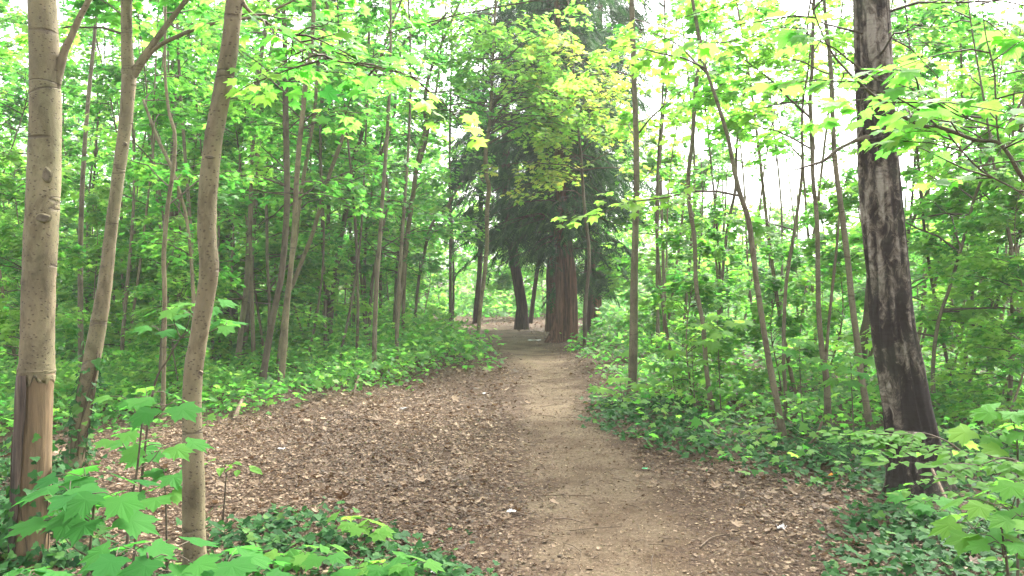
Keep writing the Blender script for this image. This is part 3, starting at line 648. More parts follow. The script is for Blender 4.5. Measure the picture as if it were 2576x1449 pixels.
# ------------------------------------------------------------------ birch
def birch():
    d = 6.4
    pts = [(2314, 1236, 178), (2308, 1214, 156), (2302, 1180, 140), (2295, 1123, 128), (2277, 1023, 117), (2262, 923, 115), (2247, 823, 108), (2238, 726, 102), (2227, 601, 102), (2216, 451, 100), (2209, 300, 98), (2202, 150, 93), (2195, 0, 88), (2186, -160, 82), (2170, -420, 66)]
    p, r = trace(pts, d); p[0, 2] = Hs(p[0, 0], p[0, 1]) - .06
    P = spline(p, 16); K = len(P); rad = np.interp(np.linspace(0, len(r) - 1, K), np.arange(len(r)), r)
    S = 96; th = np.arange(S) * 2 * math.pi / S
    z = P[:, 2][:, None]; t = th[None]
    f = np.zeros((K, S)); g = np.random.default_rng(3)
    for k in range(26):                       # furrows: high frequency round the stem, low along it
        m = g.integers(4, 22); kz = g.uniform(.6, 7) * g.choice([-1, 1]); ph = g.uniform(0, 6.28)
        f += np.sin(m * t + kz * z + ph + 1.1 * np.sin(2.3 * z + ph)) / math.sqrt(m)
    f /= f.std(); f = np.tanh(f * 1.4)
    depth_ = .005 + .010 * np.clip((3.2 - z) / 3.2, 0, 1)
    wob = 1 + (f * depth_ + .015 * np.sin(3 * t + z)) / rad[:, None]
    wob = wob + 1.2 * np.clip(.3 - z, 0, 1) ** 1.6 * (.4 + np.sin(4 * t + 1))
    v, tt = tubes(P, rad, S, True, wob[None])
    org = (P[0][0], P[0][1], Hs(P[0][0], P[0][1])); root = empty('birch_tree', org)
    tagit(root, 'thick birch trunk with black furrowed foot and greyish upper bark', 'tree')
    mesh('trunk', [(v, tt, (.5 + .5 * f).ravel(), 0, True)], [BB], root, org)
    for fk in ([(2190, 345, 20), (2158, 352, 11), (2135, 362, 9), (2108, 376, 10), (2073, 404, 8), (2040, 415, 6), (2003, 427, 4)],
               [(2240, 335, 16), (2270, 328, 8), (2320, 330, 7), (2370, 318, 5), (2420, 300, 3)]):
        fp, fr = trace(fk, d - .05); q_, r_, fv, ft = trunk_mesh(fp, fr, 8, 5, .05, ground=False)
        mesh('limb', [(fv, ft, None, 0, True)], [BM2], root, org)
    c = crown_parts(P, 3.2, 5.2, 10, (.8, 1.8), .06, OVAL, (.6, .2), el=(.0, .5))
    mesh('crown', c, [TW, LB], root, org)
birch()

# ------------------------------------------------------------------ conifers round the clearing
def conifer(label, d, stems, z0, z1, n_l, reach, spray=.34, bark=BC, tint=(.4, .22), drop=.55, seed=1, rgt=1.0):
    global rng
    yb = HY + EYE * F / d; root = None; P0 = None
    for si, st in enumerate(stems):
        st = list(st); st[0] = (st[0][0], yb, st[0][2]) if si == 0 else st[0]
        p, r = trace(st, d)
        p[0, 2] = Hs(p[0, 0], p[0, 1]) - .05
        P = spline(p, 8); K = len(P); rad = np.interp(np.linspace(0, len(r) - 1, K), np.arange(len(r)), r)
        S = 28; th = np.arange(S) * 2 * math.pi / S
        w = 1 + .06 * np.sin(5 * th[None] + 1.3 * P[:, 2:3]) + .05 * np.sin(11 * th[None] - .8 * P[:, 2:3]) + rng.normal(0, .012, (K, S))
        v, t = tubes(P, rad, S, True, w[None])
        if root is None:
            org = (P[0][0], P[0][1], Hs(P[0][0], P[0][1])); root = empty('conifer_tree', org); tagit(root, label, 'tree', None); P0 = P
        mesh('trunk', [(v, t, None, 0, True)], [bark], root, org)
    # drooping branches
    t = rng.uniform(z0, z1, n_l); zz = P0[:, 2]
    o = np.stack([np.interp(t, zz, P0[:, k]) for k in range(3)], -1)
    az = rng.uniform(0, 2 * math.pi, n_l); rel = (t - z0) / (z1 - z0)
    ln = reach * rng.uniform(.55, 1.1, n_l) * (1 - .35 * rel)
    B, Br = limbs(o, az, rng.uniform(-.1, .35, n_l), ln, .008 + .007 * ln, 7, drop)
    tv, tt = tubes(B, Br, 4); parts = [(tv, tt, None, 0, True)]
    m = 46; s = rng.uniform(.12, 1, (n_l, m)); fi = s * 5.999; i0 = fi.astype(int); fr = (fi - i0)[..., None]; ar = np.arange(n_l)[:, None]
    q = (B[ar, i0] * (1 - fr) + B[ar, i0 + 1] * fr).reshape(-1, 3); n = len(q)
    a2 = (az[:, None] + rng.normal(0, .7, (n_l, m))).ravel()
    q = q + np.stack([np.cos(a2), np.sin(a2), np.full(n, -.35)], -1) * (rng.uniform(0, .5, n) * (1.1 - s.ravel() * .6))[:, None]
    ax = np.stack([np.cos(a2) * .55, np.sin(a2) * .55, rng.normal(-.75, .35, n)], -1)
    nr = np.stack([np.cos(a2) + rng.normal(0, .4, n), np.sin(a2) + rng.normal(0, .4, n), np.full(n, .7)], -1)
    ti = np.clip(rng.normal(tint[0], tint[1], n) + np.repeat(rng.normal(0, .12, n_l), m), 0, 1)
    parts.append((*leaves(CONIF, q, ax, nr, spray * rng.lognormal(0, .25, n), ti), 1, False))
    mesh('crown', parts, [BCD, LC], root, org)
    return root
conifer('dark leaning conifer trunk left of the big reddish one', 27, [[(1312, 828, 42), (1313, 790, 32), (1313, 766, 29), (1302, 702, 28), (1290, 629, 26), (1281, 555, 24), (1274, 482, 22), (1272, 360, 20), (1268, 200, 17), (1262, 20, 12), (1258, -60, 6)]], 3.0, 10.5, 80, 1.9, .38, BCD)
conifer('big reddish conifer with twin stems and flared foot beside the path', 21.4, [[(1434, 862, 42), (1437, 800, 36), (1436, 740, 36), (1433, 690, 36), (1422, 600, 32), (1410, 480, 27), (1405, 330, 24), (1402, 170, 20), (1400, 0, 15), (1398, -120, 8)],
        [(1394, 861, 54), (1401, 835, 34), (1408, 800, 29), (1411, 770, 27), (1409, 700, 26), (1404, 620, 22), (1398, 520, 12)]], 2.3, 10.2, 210, 2.1, .28, tint=(.4, .3), drop=.42)
conifer('brown conifer trunk standing just behind the twin-stemmed one', 26, [[(1389, 828, 40), (1390, 776, 32), (1392, 690, 37), (1399, 580, 33), (1404, 420, 28), (1408, 200, 20), (1410, -40, 10)]], 3.0, 12.5, 130, 3.0, .40, tint=(.35, .2))
conifer('tall grey-green conifer rising behind the others, right of the clearing', 29, [[(1500, 815, 30), (1500, 700, 28), (1500, 500, 26), (1504, 300, 22), (1508, 100, 17), (1510, -60, 8)]], 5.0, 13, 120, 3.0, .42, tint=(.6, .2))
conifer('thin dark conifer left of the clearing behind the crooked stem', 30, [[(1196, 812, 17), (1200, 760, 14), (1208, 654, 13), (1210, 472, 12), (1214, 300, 9), (1216, 120, 5)]], 3.5, 9.5, 44, 1.5, .42, BCD, (.3, .2))
conifer('slim dark conifer stem leaning right between the big trunks', 30, [[(1334, 812, 12), (1345, 727, 11), (1356, 644, 10), (1366, 520, 9), (1374, 360, 7), (1380, 200, 4)]], 5, 9.5, 30, 1.6, .42, BCD, (.3, .2))
conifer('ivy-dark conifer half hidden right of the reddish one', 24, [[(1476, 840, 22), (1478, 740, 20), (1482, 600, 18), (1486, 440, 14), (1488, 280, 9), (1490, 180, 4)]], 1.0, 6.8, 64, 1.2, .32, BCD, (.55, .2))

# ------------------------------------------------------------------ filler: slim trees and shrubs further in, copied from a few built ones
def copy_tree(o, loc, rz, sc=1.0):
    c = o.copy(); C.objects.link(c); c.location = loc; c.rotation_euler = (0, 0, rz); c.scale = (sc,) * 3
    for ch in o.children:
        k = ch.copy(); C.objects.link(k); k.parent = c
    return c
def proto_sapling(label, h, r0, n_l, leaf, tint, z0, group, bark, name='young_tree', ln=(.8, 2.0), per=11, lean=.8):
    K = 9; s = np.linspace(0, 1, K)
    P = np.stack([lean * s + .12 * np.sin(s * 7 + rng.uniform(0, 6)), .12 * np.sin(s * 6 + rng.uniform(0, 6)), h * s - .05], -1)
    P[:, :2] -= P[0, :2]
    P = spline(P, 4); rad = r0 * (1 - .8 * np.linspace(0, 1, len(P)))
    v, t = tubes(P, rad, 8, True, 1 + rng.normal(0, .03, (1, len(P), 8)))
    root = empty(name, (0, 0, 0)); tagit(root, label, 'tree', group)
    mesh('trunk', [(v, t, None, 0, True)], [bark], root)
    mesh('crown', crown_parts(P, z0, h, n_l, ln, leaf, MAPLE_MID, tint, per=per), [TW, LM], root)
    return root
G1 = 'slim young trees deep in the wood'
LBL = 'slim young tree among many alike deep in the leafy thicket'
prot = [proto_sapling(LBL, 9.5, .045, 46, .13, (.38, .2), .9, G1, BG, ln=(1.0, 2.3)),
        proto_sapling(LBL, 8.0, .035, 42, .125, (.48, .2), .7, G1, BM, ln=(.9, 2.2), lean=-.6),
        proto_sapling(LBL, 11.0, .055, 50, .14, (.42, .2), 1.4, G1, BM2, ln=(1.1, 2.6), lean=.3),
        proto_sapling(LBL, 7.0, .030, 40, .12, (.58, .2), .5, G1, BG, ln=(.9, 2.0), lean=1.2)]
def place_front(spots):
    for (x, y) in spots:
        copy_tree(prot2[int(rng.integers(3))], (x, y, Hs(x, y)), rng.uniform(0, 6.28), rng.uniform(.5, .72))
def place(protos, spots, rs=.15):
    used = set()
    for i, (x, y) in enumerate(spots):
        k = int(rng.integers(len(protos))); z = Hs(x, y); rz = rng.uniform(0, 6.28); sc = 1 + rng.uniform(-rs, rs)
        if k not in used:
            used.add(k); o = protos[k]; o.location = (x, y, z); o.rotation_euler = (0, 0, rz); o.scale = (sc,) * 3
        else: copy_tree(protos[k], (x, y, z), rz, sc)
spots = []
def ok(x, y, dmin, kx=.62):
    px = CX + x * F / y
    if 1000 < px < 1520 and y < 31: return False
    return all((x - a) ** 2 + (y - b_) ** 2 > dmin ** 2 for a, b_ in spots)
def fill(n, xr, yr, cond=lambda px, y: True, dmin=.9):
    c = 0
    for _ in range(n * 60):
        y = rng.uniform(*yr); x = rng.uniform(*xr) * y
        if ok(x, y, dmin) and cond(CX + x * F / y, y):
            spots.append((x, y)); c += 1
            if c == n: break
fill(12, (-.66, -.14), (17, 26))
fill(30, (-.66, -.03), (25, 44), dmin=1.3)
fill(3, (.42, .68), (20, 36), lambda px, y: px > 2230)
place(prot, spots)
# low, young ones fill the right side under the open sky
G2 = 'low leafy saplings of the understorey'; LB2 = 'low leafy sapling among many alike between the slim trunks'
prot2 = [proto_sapling(LB2, 3.8, .02, 40, .125, (.62, .2), .25, G2, BG, 'maple_sapling', (.6, 1.5), 11, .3),
         proto_sapling(LB2, 4.6, .024, 46, .130, (.70, .2), .3, G2, BM, 'maple_sapling', (.7, 1.6), 11, -.4),
         proto_sapling(LB2, 3.0, .016, 34, .120, (.55, .2), .2, G2, BG, 'maple_sapling', (.6, 1.3), 11, .2)]
spots = []; fill(24, (.17, .68), (17, 42), dmin=1.0); fill(26, (-.66, -.1), (15, 34), dmin=1.0); fill(7, (-.12, .13), (33, 42), dmin=.8)
place(prot2, spots)
spots = []; fill(8, (-.62, -.3), (10, 16), lambda px, y: inside(POLY_L, np.array([(px - CX) * y / F]), np.array([y - .4]))[0] and px < 560, dmin=.9)
fill(6, (.14, .64), (10.5, 18), lambda px, y: inside(POLY_R, np.array([(px - CX) * y / F]), np.array([y - 1.2]))[0], dmin=.8)
fill(4, (.5, .66), (8, 12), dmin=.8)
place_front(spots)
# thin bare-looking poles
G3 = 'thin poles of the thicket'; LB3 = 'thin bare pole of a sapling, one of many alike in the thicket'
prot3 = [proto_sapling(LB3, 8.5, .030, 10, .12, (.5, .2), 4.5, G3, BM, 'sapling_pole', (.5, 1.1), 5, 1.5),
         proto_sapling(LB3, 7.5, .024, 9, .12, (.5, .2), 4.0, G3, BM2, 'sapling_pole', (.5, 1.1), 5, -1.0),
         proto_sapling(LB3, 9.0, .036, 12, .12, (.5, .2), 5.0, G3, BG, 'sapling_pole', (.5, 1.1), 5, .3)]
spots = []; fill(60, (-.6, -.08), (12, 27), dmin=.45); fill(44, (.16, .62), (10.5, 26), dmin=.45)
place(prot3, spots)

# far wood: one mass
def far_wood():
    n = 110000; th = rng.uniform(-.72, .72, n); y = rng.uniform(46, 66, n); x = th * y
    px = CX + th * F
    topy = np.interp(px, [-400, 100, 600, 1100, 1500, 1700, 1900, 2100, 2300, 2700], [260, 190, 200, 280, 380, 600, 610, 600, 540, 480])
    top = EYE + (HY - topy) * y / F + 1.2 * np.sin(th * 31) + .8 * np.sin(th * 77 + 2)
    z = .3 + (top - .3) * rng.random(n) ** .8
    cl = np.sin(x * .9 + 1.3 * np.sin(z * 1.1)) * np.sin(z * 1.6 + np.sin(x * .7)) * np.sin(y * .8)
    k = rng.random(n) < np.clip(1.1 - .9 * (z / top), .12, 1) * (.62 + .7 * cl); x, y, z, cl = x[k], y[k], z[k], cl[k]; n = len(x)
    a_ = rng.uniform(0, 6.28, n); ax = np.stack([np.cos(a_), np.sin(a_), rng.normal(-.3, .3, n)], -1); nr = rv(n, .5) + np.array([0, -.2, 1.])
    mesh_ = mesh('far_wood', [(*leaves(MAPLE_LO, np.stack([x, y, z], -1), ax, nr, .26 * rng.lognormal(0, .35, n), np.clip(rng.normal(.62, .22, n) + .2 * cl, 0, 1)), 0, False)], [LM])  # lighter, yellower tint: the sunlit look of the far leaves is put into their colour
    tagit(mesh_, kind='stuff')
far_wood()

# ------------------------------------------------------------------ near branch reaching in from the right
def overhang():
    d = 3.7
    X0 = 2830
    pts = [(X0, HY + EYE * F / 4.0, 60), (X0 + 5, 1200, 50), (X0 - 10, 900, 46), (X0 - 30, 700, 44), (X0 - 20, 500, 40), (X0, 200, 34), (X0 + 10, -150, 28), (X0, -500, 16)]
    f1 = [(X0 - 30, 660, 26.5), (2740, 600, 18.7), (2650, 530, 14.8), (2575, 451, 12.5), (2539, 391, 10.9), (2509, 358, 10.1), (2458, 353, 10.1), (2413, 338, 10.1), (2373, 323, 10.1), (2328, 318, 9.4), (2283, 300, 8.6), (2243, 275, 8.2), (2198, 240, 7.4), (2158, 205, 7.0),
          (2128, 175, 6.2), (2098, 140, 5.9), (2073, 95, 5.1), (2053, 45, 4.3), (2040, 0, 3.9), (2030, -80, 2.7)]
    f2 = [(2539, 391, 7.0), (2512, 350, 5.5), (2505, 250, 5.1), (2500, 175, 4.7), (2480, 90, 3.5), (2470, 10, 2.7)]
    f3 = [(2373, 323, 5.5), (2420, 380, 4.7), (2458, 420, 4.7), (2500, 448, 4.7), (2560, 480, 4.7), (2640, 540, 3.9)]
    f4 = [(2640, 340, 6.2), (2560, 330, 4.7), (2480, 312, 4.7), (2400, 285, 3.9), (2330, 240, 3.5), (2260, 212, 2.7), (2190, 200, 2.0)]
    f5 = [(2530, 120, 2.3), (2420, 60, 3.1)]
    root, P = tree('near maple standing out of frame, its dark bough arching past the birch', 4.0, pts, BM2, up=False, sides=14, forks=[f1, f2, f3, f4],
        crown=None)
    org = tuple(root.location)
    parts = []
    for f, n, tl in ((f1[5:], 13, (.6, .15)), (f2, 8, (.6, .15)), (f3, 7, (.6, .15)), (f4, 9, (.6, .1))):
        p, r = trace(f, 4.0); p = spline(p, 4)
        # limbs that start anywhere along the bough
        idx = rng.integers(2, len(p), n); o = p[idx]
        az = rng.uniform(0, 6.28, n); ln = rng.uniform(.25, .8, n)
        parts += crown_from(o, az, rng.uniform(.0, .8, n), ln, .07, MAPLE_HI, tl, 3, 3)
    mesh('crown', parts, [TW, LM], root, org)
def crown_from(o, az, el, ln, leaf, tpl, tint, m, k, sag=.3):
    n = len(o)
    P, Rr = limbs(o, az, el, ln, .0025 + .004 * ln, 6, sag); tv, tt = tubes(P, Rr, 5); parts = [(tv, tt, None, 0, True)]
    s = rng.uniform(.35, 1, (n, m)); fi = s * 4.999; i0 = fi.astype(int); fr = (fi - i0)[..., None]; ar = np.arange(n)[:, None]
    q = (P[ar, i0] * (1 - fr) + P[ar, i0 + 1] * fr)
    q = np.repeat(q.reshape(-1, 3), k, 0); N = len(q)
    la = np.repeat(az, m * k) + rng.uniform(-2.2, 2.2, N)
    pet = rng.uniform(.03, .10, N)
    d = np.stack([np.cos(la), np.sin(la), rng.uniform(-.1, .5, N)], -1)
    e = q + d * pet[:, None]
    tv, tt = tubes(np.stack([q, (q + e) / 2 + [0, 0, .004], e], 1), np.full((N, 3), .0011), 3); parts.append((tv, tt, None, 0, True))
    ax = np.stack([np.cos(la), np.sin(la), rng.normal(-.45, .3, N)], -1)
    nr = np.stack([.3 * np.cos(la) + rng.normal(0, .2, N), .3 * np.sin(la) + rng.normal(0, .2, N), np.ones(N)], -1)
    v, t, a_ = leaves(tpl, e, ax, nr, leaf * rng.lognormal(0, .25, N), np.clip(rng.normal(tint[0], tint[1], N), 0, 1))
    parts.append((v, t, a_, 1, False)); return parts
overhang()
# a tree behind/above the path whose sprays hang into the top of the frame
def top_canopy(label, d, base_px, base_w, z0, z1, n, ln, az, leaf, tint, bark=BM2, tpl=MAPLE_HI, wid=(1.0, 2.4)):
    pts = [(base_px, 0, base_w), (base_px + 8, 900, base_w * .9), (base_px - 5, 500, base_w * .85), (base_px + 5, 100, base_w * .75), (base_px, -300, base_w * .55), (base_px - 5, -600, base_w * .3)]
    root, P = tree(label, d, pts, bark, up=False, sides=12)
    t = rng.uniform(z0, z1, n); o = np.stack([np.interp(t, P[:, 2], P[:, k]) for k in range(3)], -1)
    a_ = rng.normal(az[0], az[1], n); l_ = rng.uniform(*ln, n)
    B, Br = limbs(o, a_, rng.uniform(.05, .4, n), l_, .003 + .0028 * l_, 9, .22)
    tv, tt = tubes(B, Br, 5); parts = [(tv, tt, None, 0, True)]
    m = 8; s = rng.uniform(.3, 1, (n, m)); fi = s * 7.999; i0 = fi.astype(int); fr = (fi - i0)[..., None]; ar = np.arange(n)[:, None]
    q = (B[ar, i0] * (1 - fr) + B[ar, i0 + 1] * fr).reshape(-1, 3)
    aa = np.repeat(a_, m) + rng.normal(0, .9, n * m)
    parts += crown_from(q, aa, rng.uniform(-.1, .3, n * m), rng.uniform(.2, .6, n * m), leaf, tpl, tint, 4, 4)
    mesh('crown', parts, [TW, LM], root, tuple(root.location))
top_canopy('tree right of the frame whose bright leafy boughs hang over the path', 7.5, 2780, 56, 3.9, 5.2, 6, (3.4, 6.6), (3.05, .25), .075, (.6, .18))

# ------------------------------------------------------------------ foreground saplings
def seedling(label, stem, d, tips, leaf, tint=(.3, .12), tpl=MAPLE_HI, name='maple_seedling', mat=None, per=5, rad=.22, group=None):
    """stem: pixel polyline from the ground up; tips: (px,py,dd) where leaf whorls sit"""
    p = np.array([P3(x, y, d) for x, y in stem]); p[0, 2] = Hs(p[0, 0], p[0, 1]) - .02
    P = spline(p, 6); r = np.linspace(.008, .003, len(P))
    org = (P[0][0], P[0][1], Hs(P[0][0], P[0][1])); root = empty(name, org); tagit(root, label, 'plant', group)
    v, t = tubes(P, r, 7); mesh('stem', [(v, t, None, 0, True)], [TW], root, org)
    parts = []
    for (x, y, dd) in tips:
        c = np.array(P3(x, y, dd)); k = P[np.argmin(np.abs(P[:, 2] - (c[2] - .06)))]
        mid = (k + c) / 2 + np.array([0, 0, -.02])
        tv, tt = tubes(spline(np.array([k, mid, c]), 4), np.linspace(.0035, .002, 9), 4); parts.append((tv, tt, None, 0, True))
        n = per; la = rng.uniform(0, 6.28) + np.arange(n) * 6.28 / n + rng.normal(0, .25, n)
        pet = rng.uniform(.3, 1, n) * rad * .45
        e = c + np.stack([np.cos(la) * pet, np.sin(la) * pet, rng.uniform(-.01, .03, n)], -1)
        tv, tt = tubes(np.stack([np.repeat(c[None], n, 0), (c + e) / 2 + [0, 0, .01], e], 1), np.full((n, 3), .0016), 4); parts.append((tv, tt, None, 0, True))
        ax = np.stack([np.cos(la), np.sin(la), rng.normal(-.35, .15, n)], -1)
        nr = np.stack([.2 * np.cos(la) + rng.normal(0, .12, n), .2 * np.sin(la) - .25 + rng.normal(0, .12, n), np.ones(n)], -1)
        parts.append((*leaves(tpl, e, ax, nr, leaf * rng.uniform(.7, 1.15, n), np.clip(rng.normal(tint[0], tint[1], n), 0, 1)), 1, False))
    mesh('foliage', parts, [TW, mat or LS], root, org)
    return root
seedling('large-leaved maple seedling in front of the peeled trunk', [(200, 1900), (215, 1600), (225, 1400), (240, 1240)], 2.75,
         [(175, 1240, 2.85), (290, 1250, 2.8), (235, 1310, 2.75), (140, 1320, 2.9), (215, 1200, 3.0)], .115, (.22, .1), per=4)
seedling('large-leaved maple seedling at the foot of the third trunk', [(400, 2000), (395, 1700), (385, 1500), (370, 1390)], 2.45,
         [(340, 1385, 2.5), (430, 1400, 2.5), (290, 1410, 2.5), (390, 1450, 2.45)], .10, (.25, .1), per=4)
seedling('broad maple leaves poking up in the bottom left corner', [(60, 2100), (65, 1750), (70, 1500)], 2.2,
         [(70, 1455, 2.3), (20, 1475, 2.3)], .105, (.3, .08), per=4)
seedling('maple seedling low at the bottom, right of the third trunk', [(600, 2000), (600, 1700), (590, 1500)], 2.6, [(570, 1420, 2.6), (640, 1440, 2.6), (520, 1440, 2.6)], .11, (.2, .1))
seedling('leaning maple seedling with reddish young leaves before the third trunk', [(300, 1560), (322, 1330), (345, 1180), (360, 1030)], 3.4,
         [(370, 1000, 3.4), (420, 1020, 3.3), (330, 1010, 3.4), (300, 1100, 3.6), (410, 1120, 3.5)], .095, (.45, .15), per=4)
seedling('pale slanting seedling with a flat leaf tier between the trunks', [(330, 1400), (380, 1010), (425, 900), (455, 850)], 4.6,
         [(430, 780, 4.6), (480, 790, 4.5), (400, 830, 4.7), (570, 815, 4.6), (520, 770, 4.7)], .10, (.40, .15), per=4)
seedling('small maple seedling standing in the litter beside the third trunk', [(420, 1500), (418, 1300), (412, 1180)], 4.6, [(380, 1150, 4.6), (430, 1190, 4.6), (350, 1120, 4.8), (400, 1240, 4.5)], .12, (.45, .15))
seedling('yellow-green seedling at the edge of the dead leaves', [(560, 1330), (566, 1240), (570, 1180)], 5.6, [(560, 1170, 5.6), (600, 1180, 5.6)], .09, (.9, .08), OVAL, 'beech_seedling', LB)
seedling('bright maple seedling above the front ivy', [(880, 1440), (880, 1370), (885, 1320)], 5.2, [(885, 1310, 5.2), (930, 1325, 5.1)], .10, (.7, .1))
seedling('maple seedling standing in the front ivy patch', [(760, 1500), (760, 1440), (770, 1400)], 4.6, [(770, 1390, 4.6), (720, 1400, 4.6), (820, 1400, 4.5)], .10, (.55, .12))
seedling('broad maple seedling at the bottom edge beside the path', [(990, 1600), (990, 1500), (985, 1440)], 4.3, [(960, 1420, 4.3), (1030, 1425, 4.3), (900, 1430, 4.3)], .12, (.55, .1))
for i, (lb, x, y, d, t_) in enumerate([('pale maple seedling right of the straight grey-brown trunk', 1805, 800, 9.5, .75), ('bright maple seedling in front of the sweeping trunk', 1740, 865, 10.0, .8),
        ('maple seedling between the twin stems and the wavy trunk', 1690, 900, 11.0, .75), ('low maple seedling at the ivy edge of the path', 1560, 960, 10.5, .8), ('leafy seedling beside the low-forked trunk', 2140, 900, 8.0, .6),
        ('seedling with layered leaves left of the birch foot', 2010, 860, 9.0, .6)]):
    yb = HY + EYE * F / d
    seedling(lb, [(x + 10, yb), (x + 4, (yb + y) / 2), (x, y)], d, [(x, y - 5, d), (x - 45, y + 20, d - .1), (x + 50, y + 10, d + .1), (x + 10, y + 40, d - .2), (x - 20, y + 60, d)], .13, (t_, .1), MAPLE_MID)
# beech twig before the birch foot
def beech_spray(label, base, tip, d, nt, seed_):
    p = np.array([P3(base[0], base[1], d), P3((base[0] + tip[0]) / 2, min(base[1], tip[1]) - 20, d), P3(tip[0], tip[1], d)])
    g = np.array([p[0][0] + .25, p[0][1] + .1, 0]); g[2] = Hs(g[0], g[1]) - .02
    P = spline(np.vstack([g, (g + p[0]) / 2 + [.05, 0, .05], p]), 6)
    root = empty('beech_seedling', tuple(g)); tagit(root, label, 'plant')
    v, t = tubes(P, np.linspace(.007, .002, len(P)), 6); mesh('stem', [(v, t, None, 0, True)], [TW], root, tuple(g))
    K = len(P); idx = rng.integers(K // 3, K, nt); o = P[idx]; az = rng.uniform(2.2, 4.6, nt)
    B, Br = limbs(o, az, rng.uniform(-.1, .4, nt), rng.uniform(.12, .38, nt), np.full(nt, .002), 6, .2); tv, tt = tubes(B, Br, 4); parts = [(tv, tt, None, 0, True)]
    m = 8; s = np.linspace(.15, 1, m)[None] * np.ones((nt, 1)); fi = s * 4.999; i0 = fi.astype(int); fr = (fi - i0)[..., None]; ar = np.arange(nt)[:, None]
    q = (B[ar, i0] * (1 - fr) + B[ar, i0 + 1] * fr).reshape(-1, 3); n = len(q)
    la = np.repeat(az, m) + np.tile(np.array([1, -1] * (m // 2)) * .9, nt) + rng.normal(0, .15, n)
    ax = np.stack([np.cos(la), np.sin(la), rng.normal(-.15, .12, n)], -1); nr = rv(n, .15) + np.array([0, -.2, 1.])
    parts.append((*leaves(OVAL, q, ax, nr, .055 * rng.uniform(.8, 1.3, n), np.clip(rng.normal(.55, .2, n), 0, 1)), 1, False))
    mesh('foliage', parts, [TW, LB], root, tuple(g))
beech_spray('beech seedling spreading pale oval leaves before the birch foot', (2440, 1160), (2210, 1110), 3.9, 26, 1)
beech_spray('beech twig with pale leaves at the right edge', (2640, 1240), (2450, 1175), 3.3, 16, 2)
seedling('light green maple seedling in the bottom right corner', [(2560, 1900), (2540, 1500), (2520, 1330)], 2.8, [(2500, 1270, 2.8), (2560, 1230, 2.8), (2520, 1370, 2.7), (2450, 1330, 2.9), (2570, 1300, 2.7)], .10, (.62, .1))
seedling('small maple seedling in front of the birch roots', [(2300, 1330), (2295, 1290), (2290, 1260)], 5.5, [(2290, 1250, 5.5), (2330, 1262, 5.4), (2350, 1280, 5.4)], .10, (.4, .12))
seedling('seedling with blurred broad leaves right of the birch', [(2560, 1350), (2560, 1150), (2550, 1060)], 4.4, [(2540, 1040, 4.4), (2580, 1080, 4.3), (2490, 1090, 4.5), (2560, 1130, 4.3)], .12, (.65, .12))

# ivy climbing the feet of trunks
def climbing_ivy(label, P, z1, r, n, name='climbing_ivy'):
    z = rng.beta(1, 1.7, n) * z1; a_ = rng.uniform(0, 6.28, n)
    c = np.stack([np.interp(z, P[:, 2], P[:, k]) for k in range(3)], -1)
    rr_ = r + .012 + .05 * rng.random(n) ** 2 + .05 * np.clip(1 - z / .3, 0, 1)
    pos = c + np.stack([np.cos(a_) * rr_, np.sin(a_) * rr_, np.zeros(n)], -1)
    ax = np.stack([.5 * np.cos(a_) + rng.normal(0, .4, n), .5 * np.sin(a_) + rng.normal(0, .4, n), rng.normal(-.4, .4, n)], -1)
    nr = np.stack([np.cos(a_), np.sin(a_), np.full(n, .6)], -1) + rv(n, .3)
    g = (P[0][0], P[0][1], Hs(P[0][0], P[0][1]))
    K = 14; st = []
    for k in range(5):
        zz = np.linspace(.0, z1 * rng.uniform(.6, 1.0), K); aa = rng.uniform(3.2, 6.2) + .5 * np.sin(zz * 4 + k)
        cc = np.stack([np.interp(zz, P[:, 2], P[:, j]) for j in range(3)], -1); cc[:, 2] = zz
        st.append(cc + np.stack([np.cos(aa) * (r + .004), np.sin(aa) * (r + .004), np.zeros(K)], -1))
    tv, tt = tubes(np.array(st), np.full((5, K), .004), 5)
    o = mesh(name, [(tv, tt, None, 0, True), (*leaves(IVY, pos, ax, nr, .05 * rng.lognormal(0, .3, n), np.clip(rng.normal(.45, .22, n), 0, 1)), 1, False)], [IVS, LI], None, g)
    o.location = g; tagit(o, label, 'ivy')
climbing_ivy('ivy climbing the foot of the peeled trunk', PA, .75, .10, 170)
climbing_ivy('ivy climbing the leaning forked trunk', PB, 1.05, .07, 260)

# ------------------------------------------------------------------ litter objects, and one sheet for a sunlit patch
PAPER_SUNPATCH = plain('white_paper_and_sunpatch', (.55, .54, .52), .7, (.38, .37, .35), 60)
WRAP = plain('green_wrapper', (.05, .42, .16), .4); ORNG = plain('orange_peel', (.75, .33, .03), .5); STICK = plain('dead_stick', (.16, .115, .075), .9, (.07, .05, .035), 40)
def scrap(label, px, py, w, h, mat, name='paper_and_sunpatch', cat='litter', flat=.35):
    x, y = gp(px, py); n = 9; g = Hs(x, y)
    u, v = np.meshgrid(np.linspace(-1, 1, n), np.linspace(-1, 1, n))
    r_ = 1 - .25 * rng.random((n, n)) * (np.maximum(abs(u), abs(v)) > .9)
    a_ = rng.uniform(0, 3.14)
    X_ = u * w * r_ * (1 - .3 * abs(v)); Y_ = v * h * r_ * (1 - .25 * abs(u)); Z_ = .012 + flat * w * (.5 + .5 * np.sin(u * 3 + rng.uniform(0, 6)) * np.cos(v * 4 + rng.uniform(0, 6))) * rng.uniform(.7, 1.2, (n, n))
    V_ = np.stack([X_, Y_, Z_], -1).reshape(-1, 3); t = []
    for i_ in range(n - 1):
        for j_ in range(n - 1):
            k = i_ * n + j_; t += [(k, k + 1, k + n + 1), (k, k + n + 1, k + n)]
    o = mesh(name, [(V_, t, None, 0, False)], [mat]); o.location = (x, y, g); o.rotation_euler[2] = a_ * .25
    tagit(o, label, cat); m = o.modifiers.new('thick', 'SOLIDIFY'); m.thickness = .0015
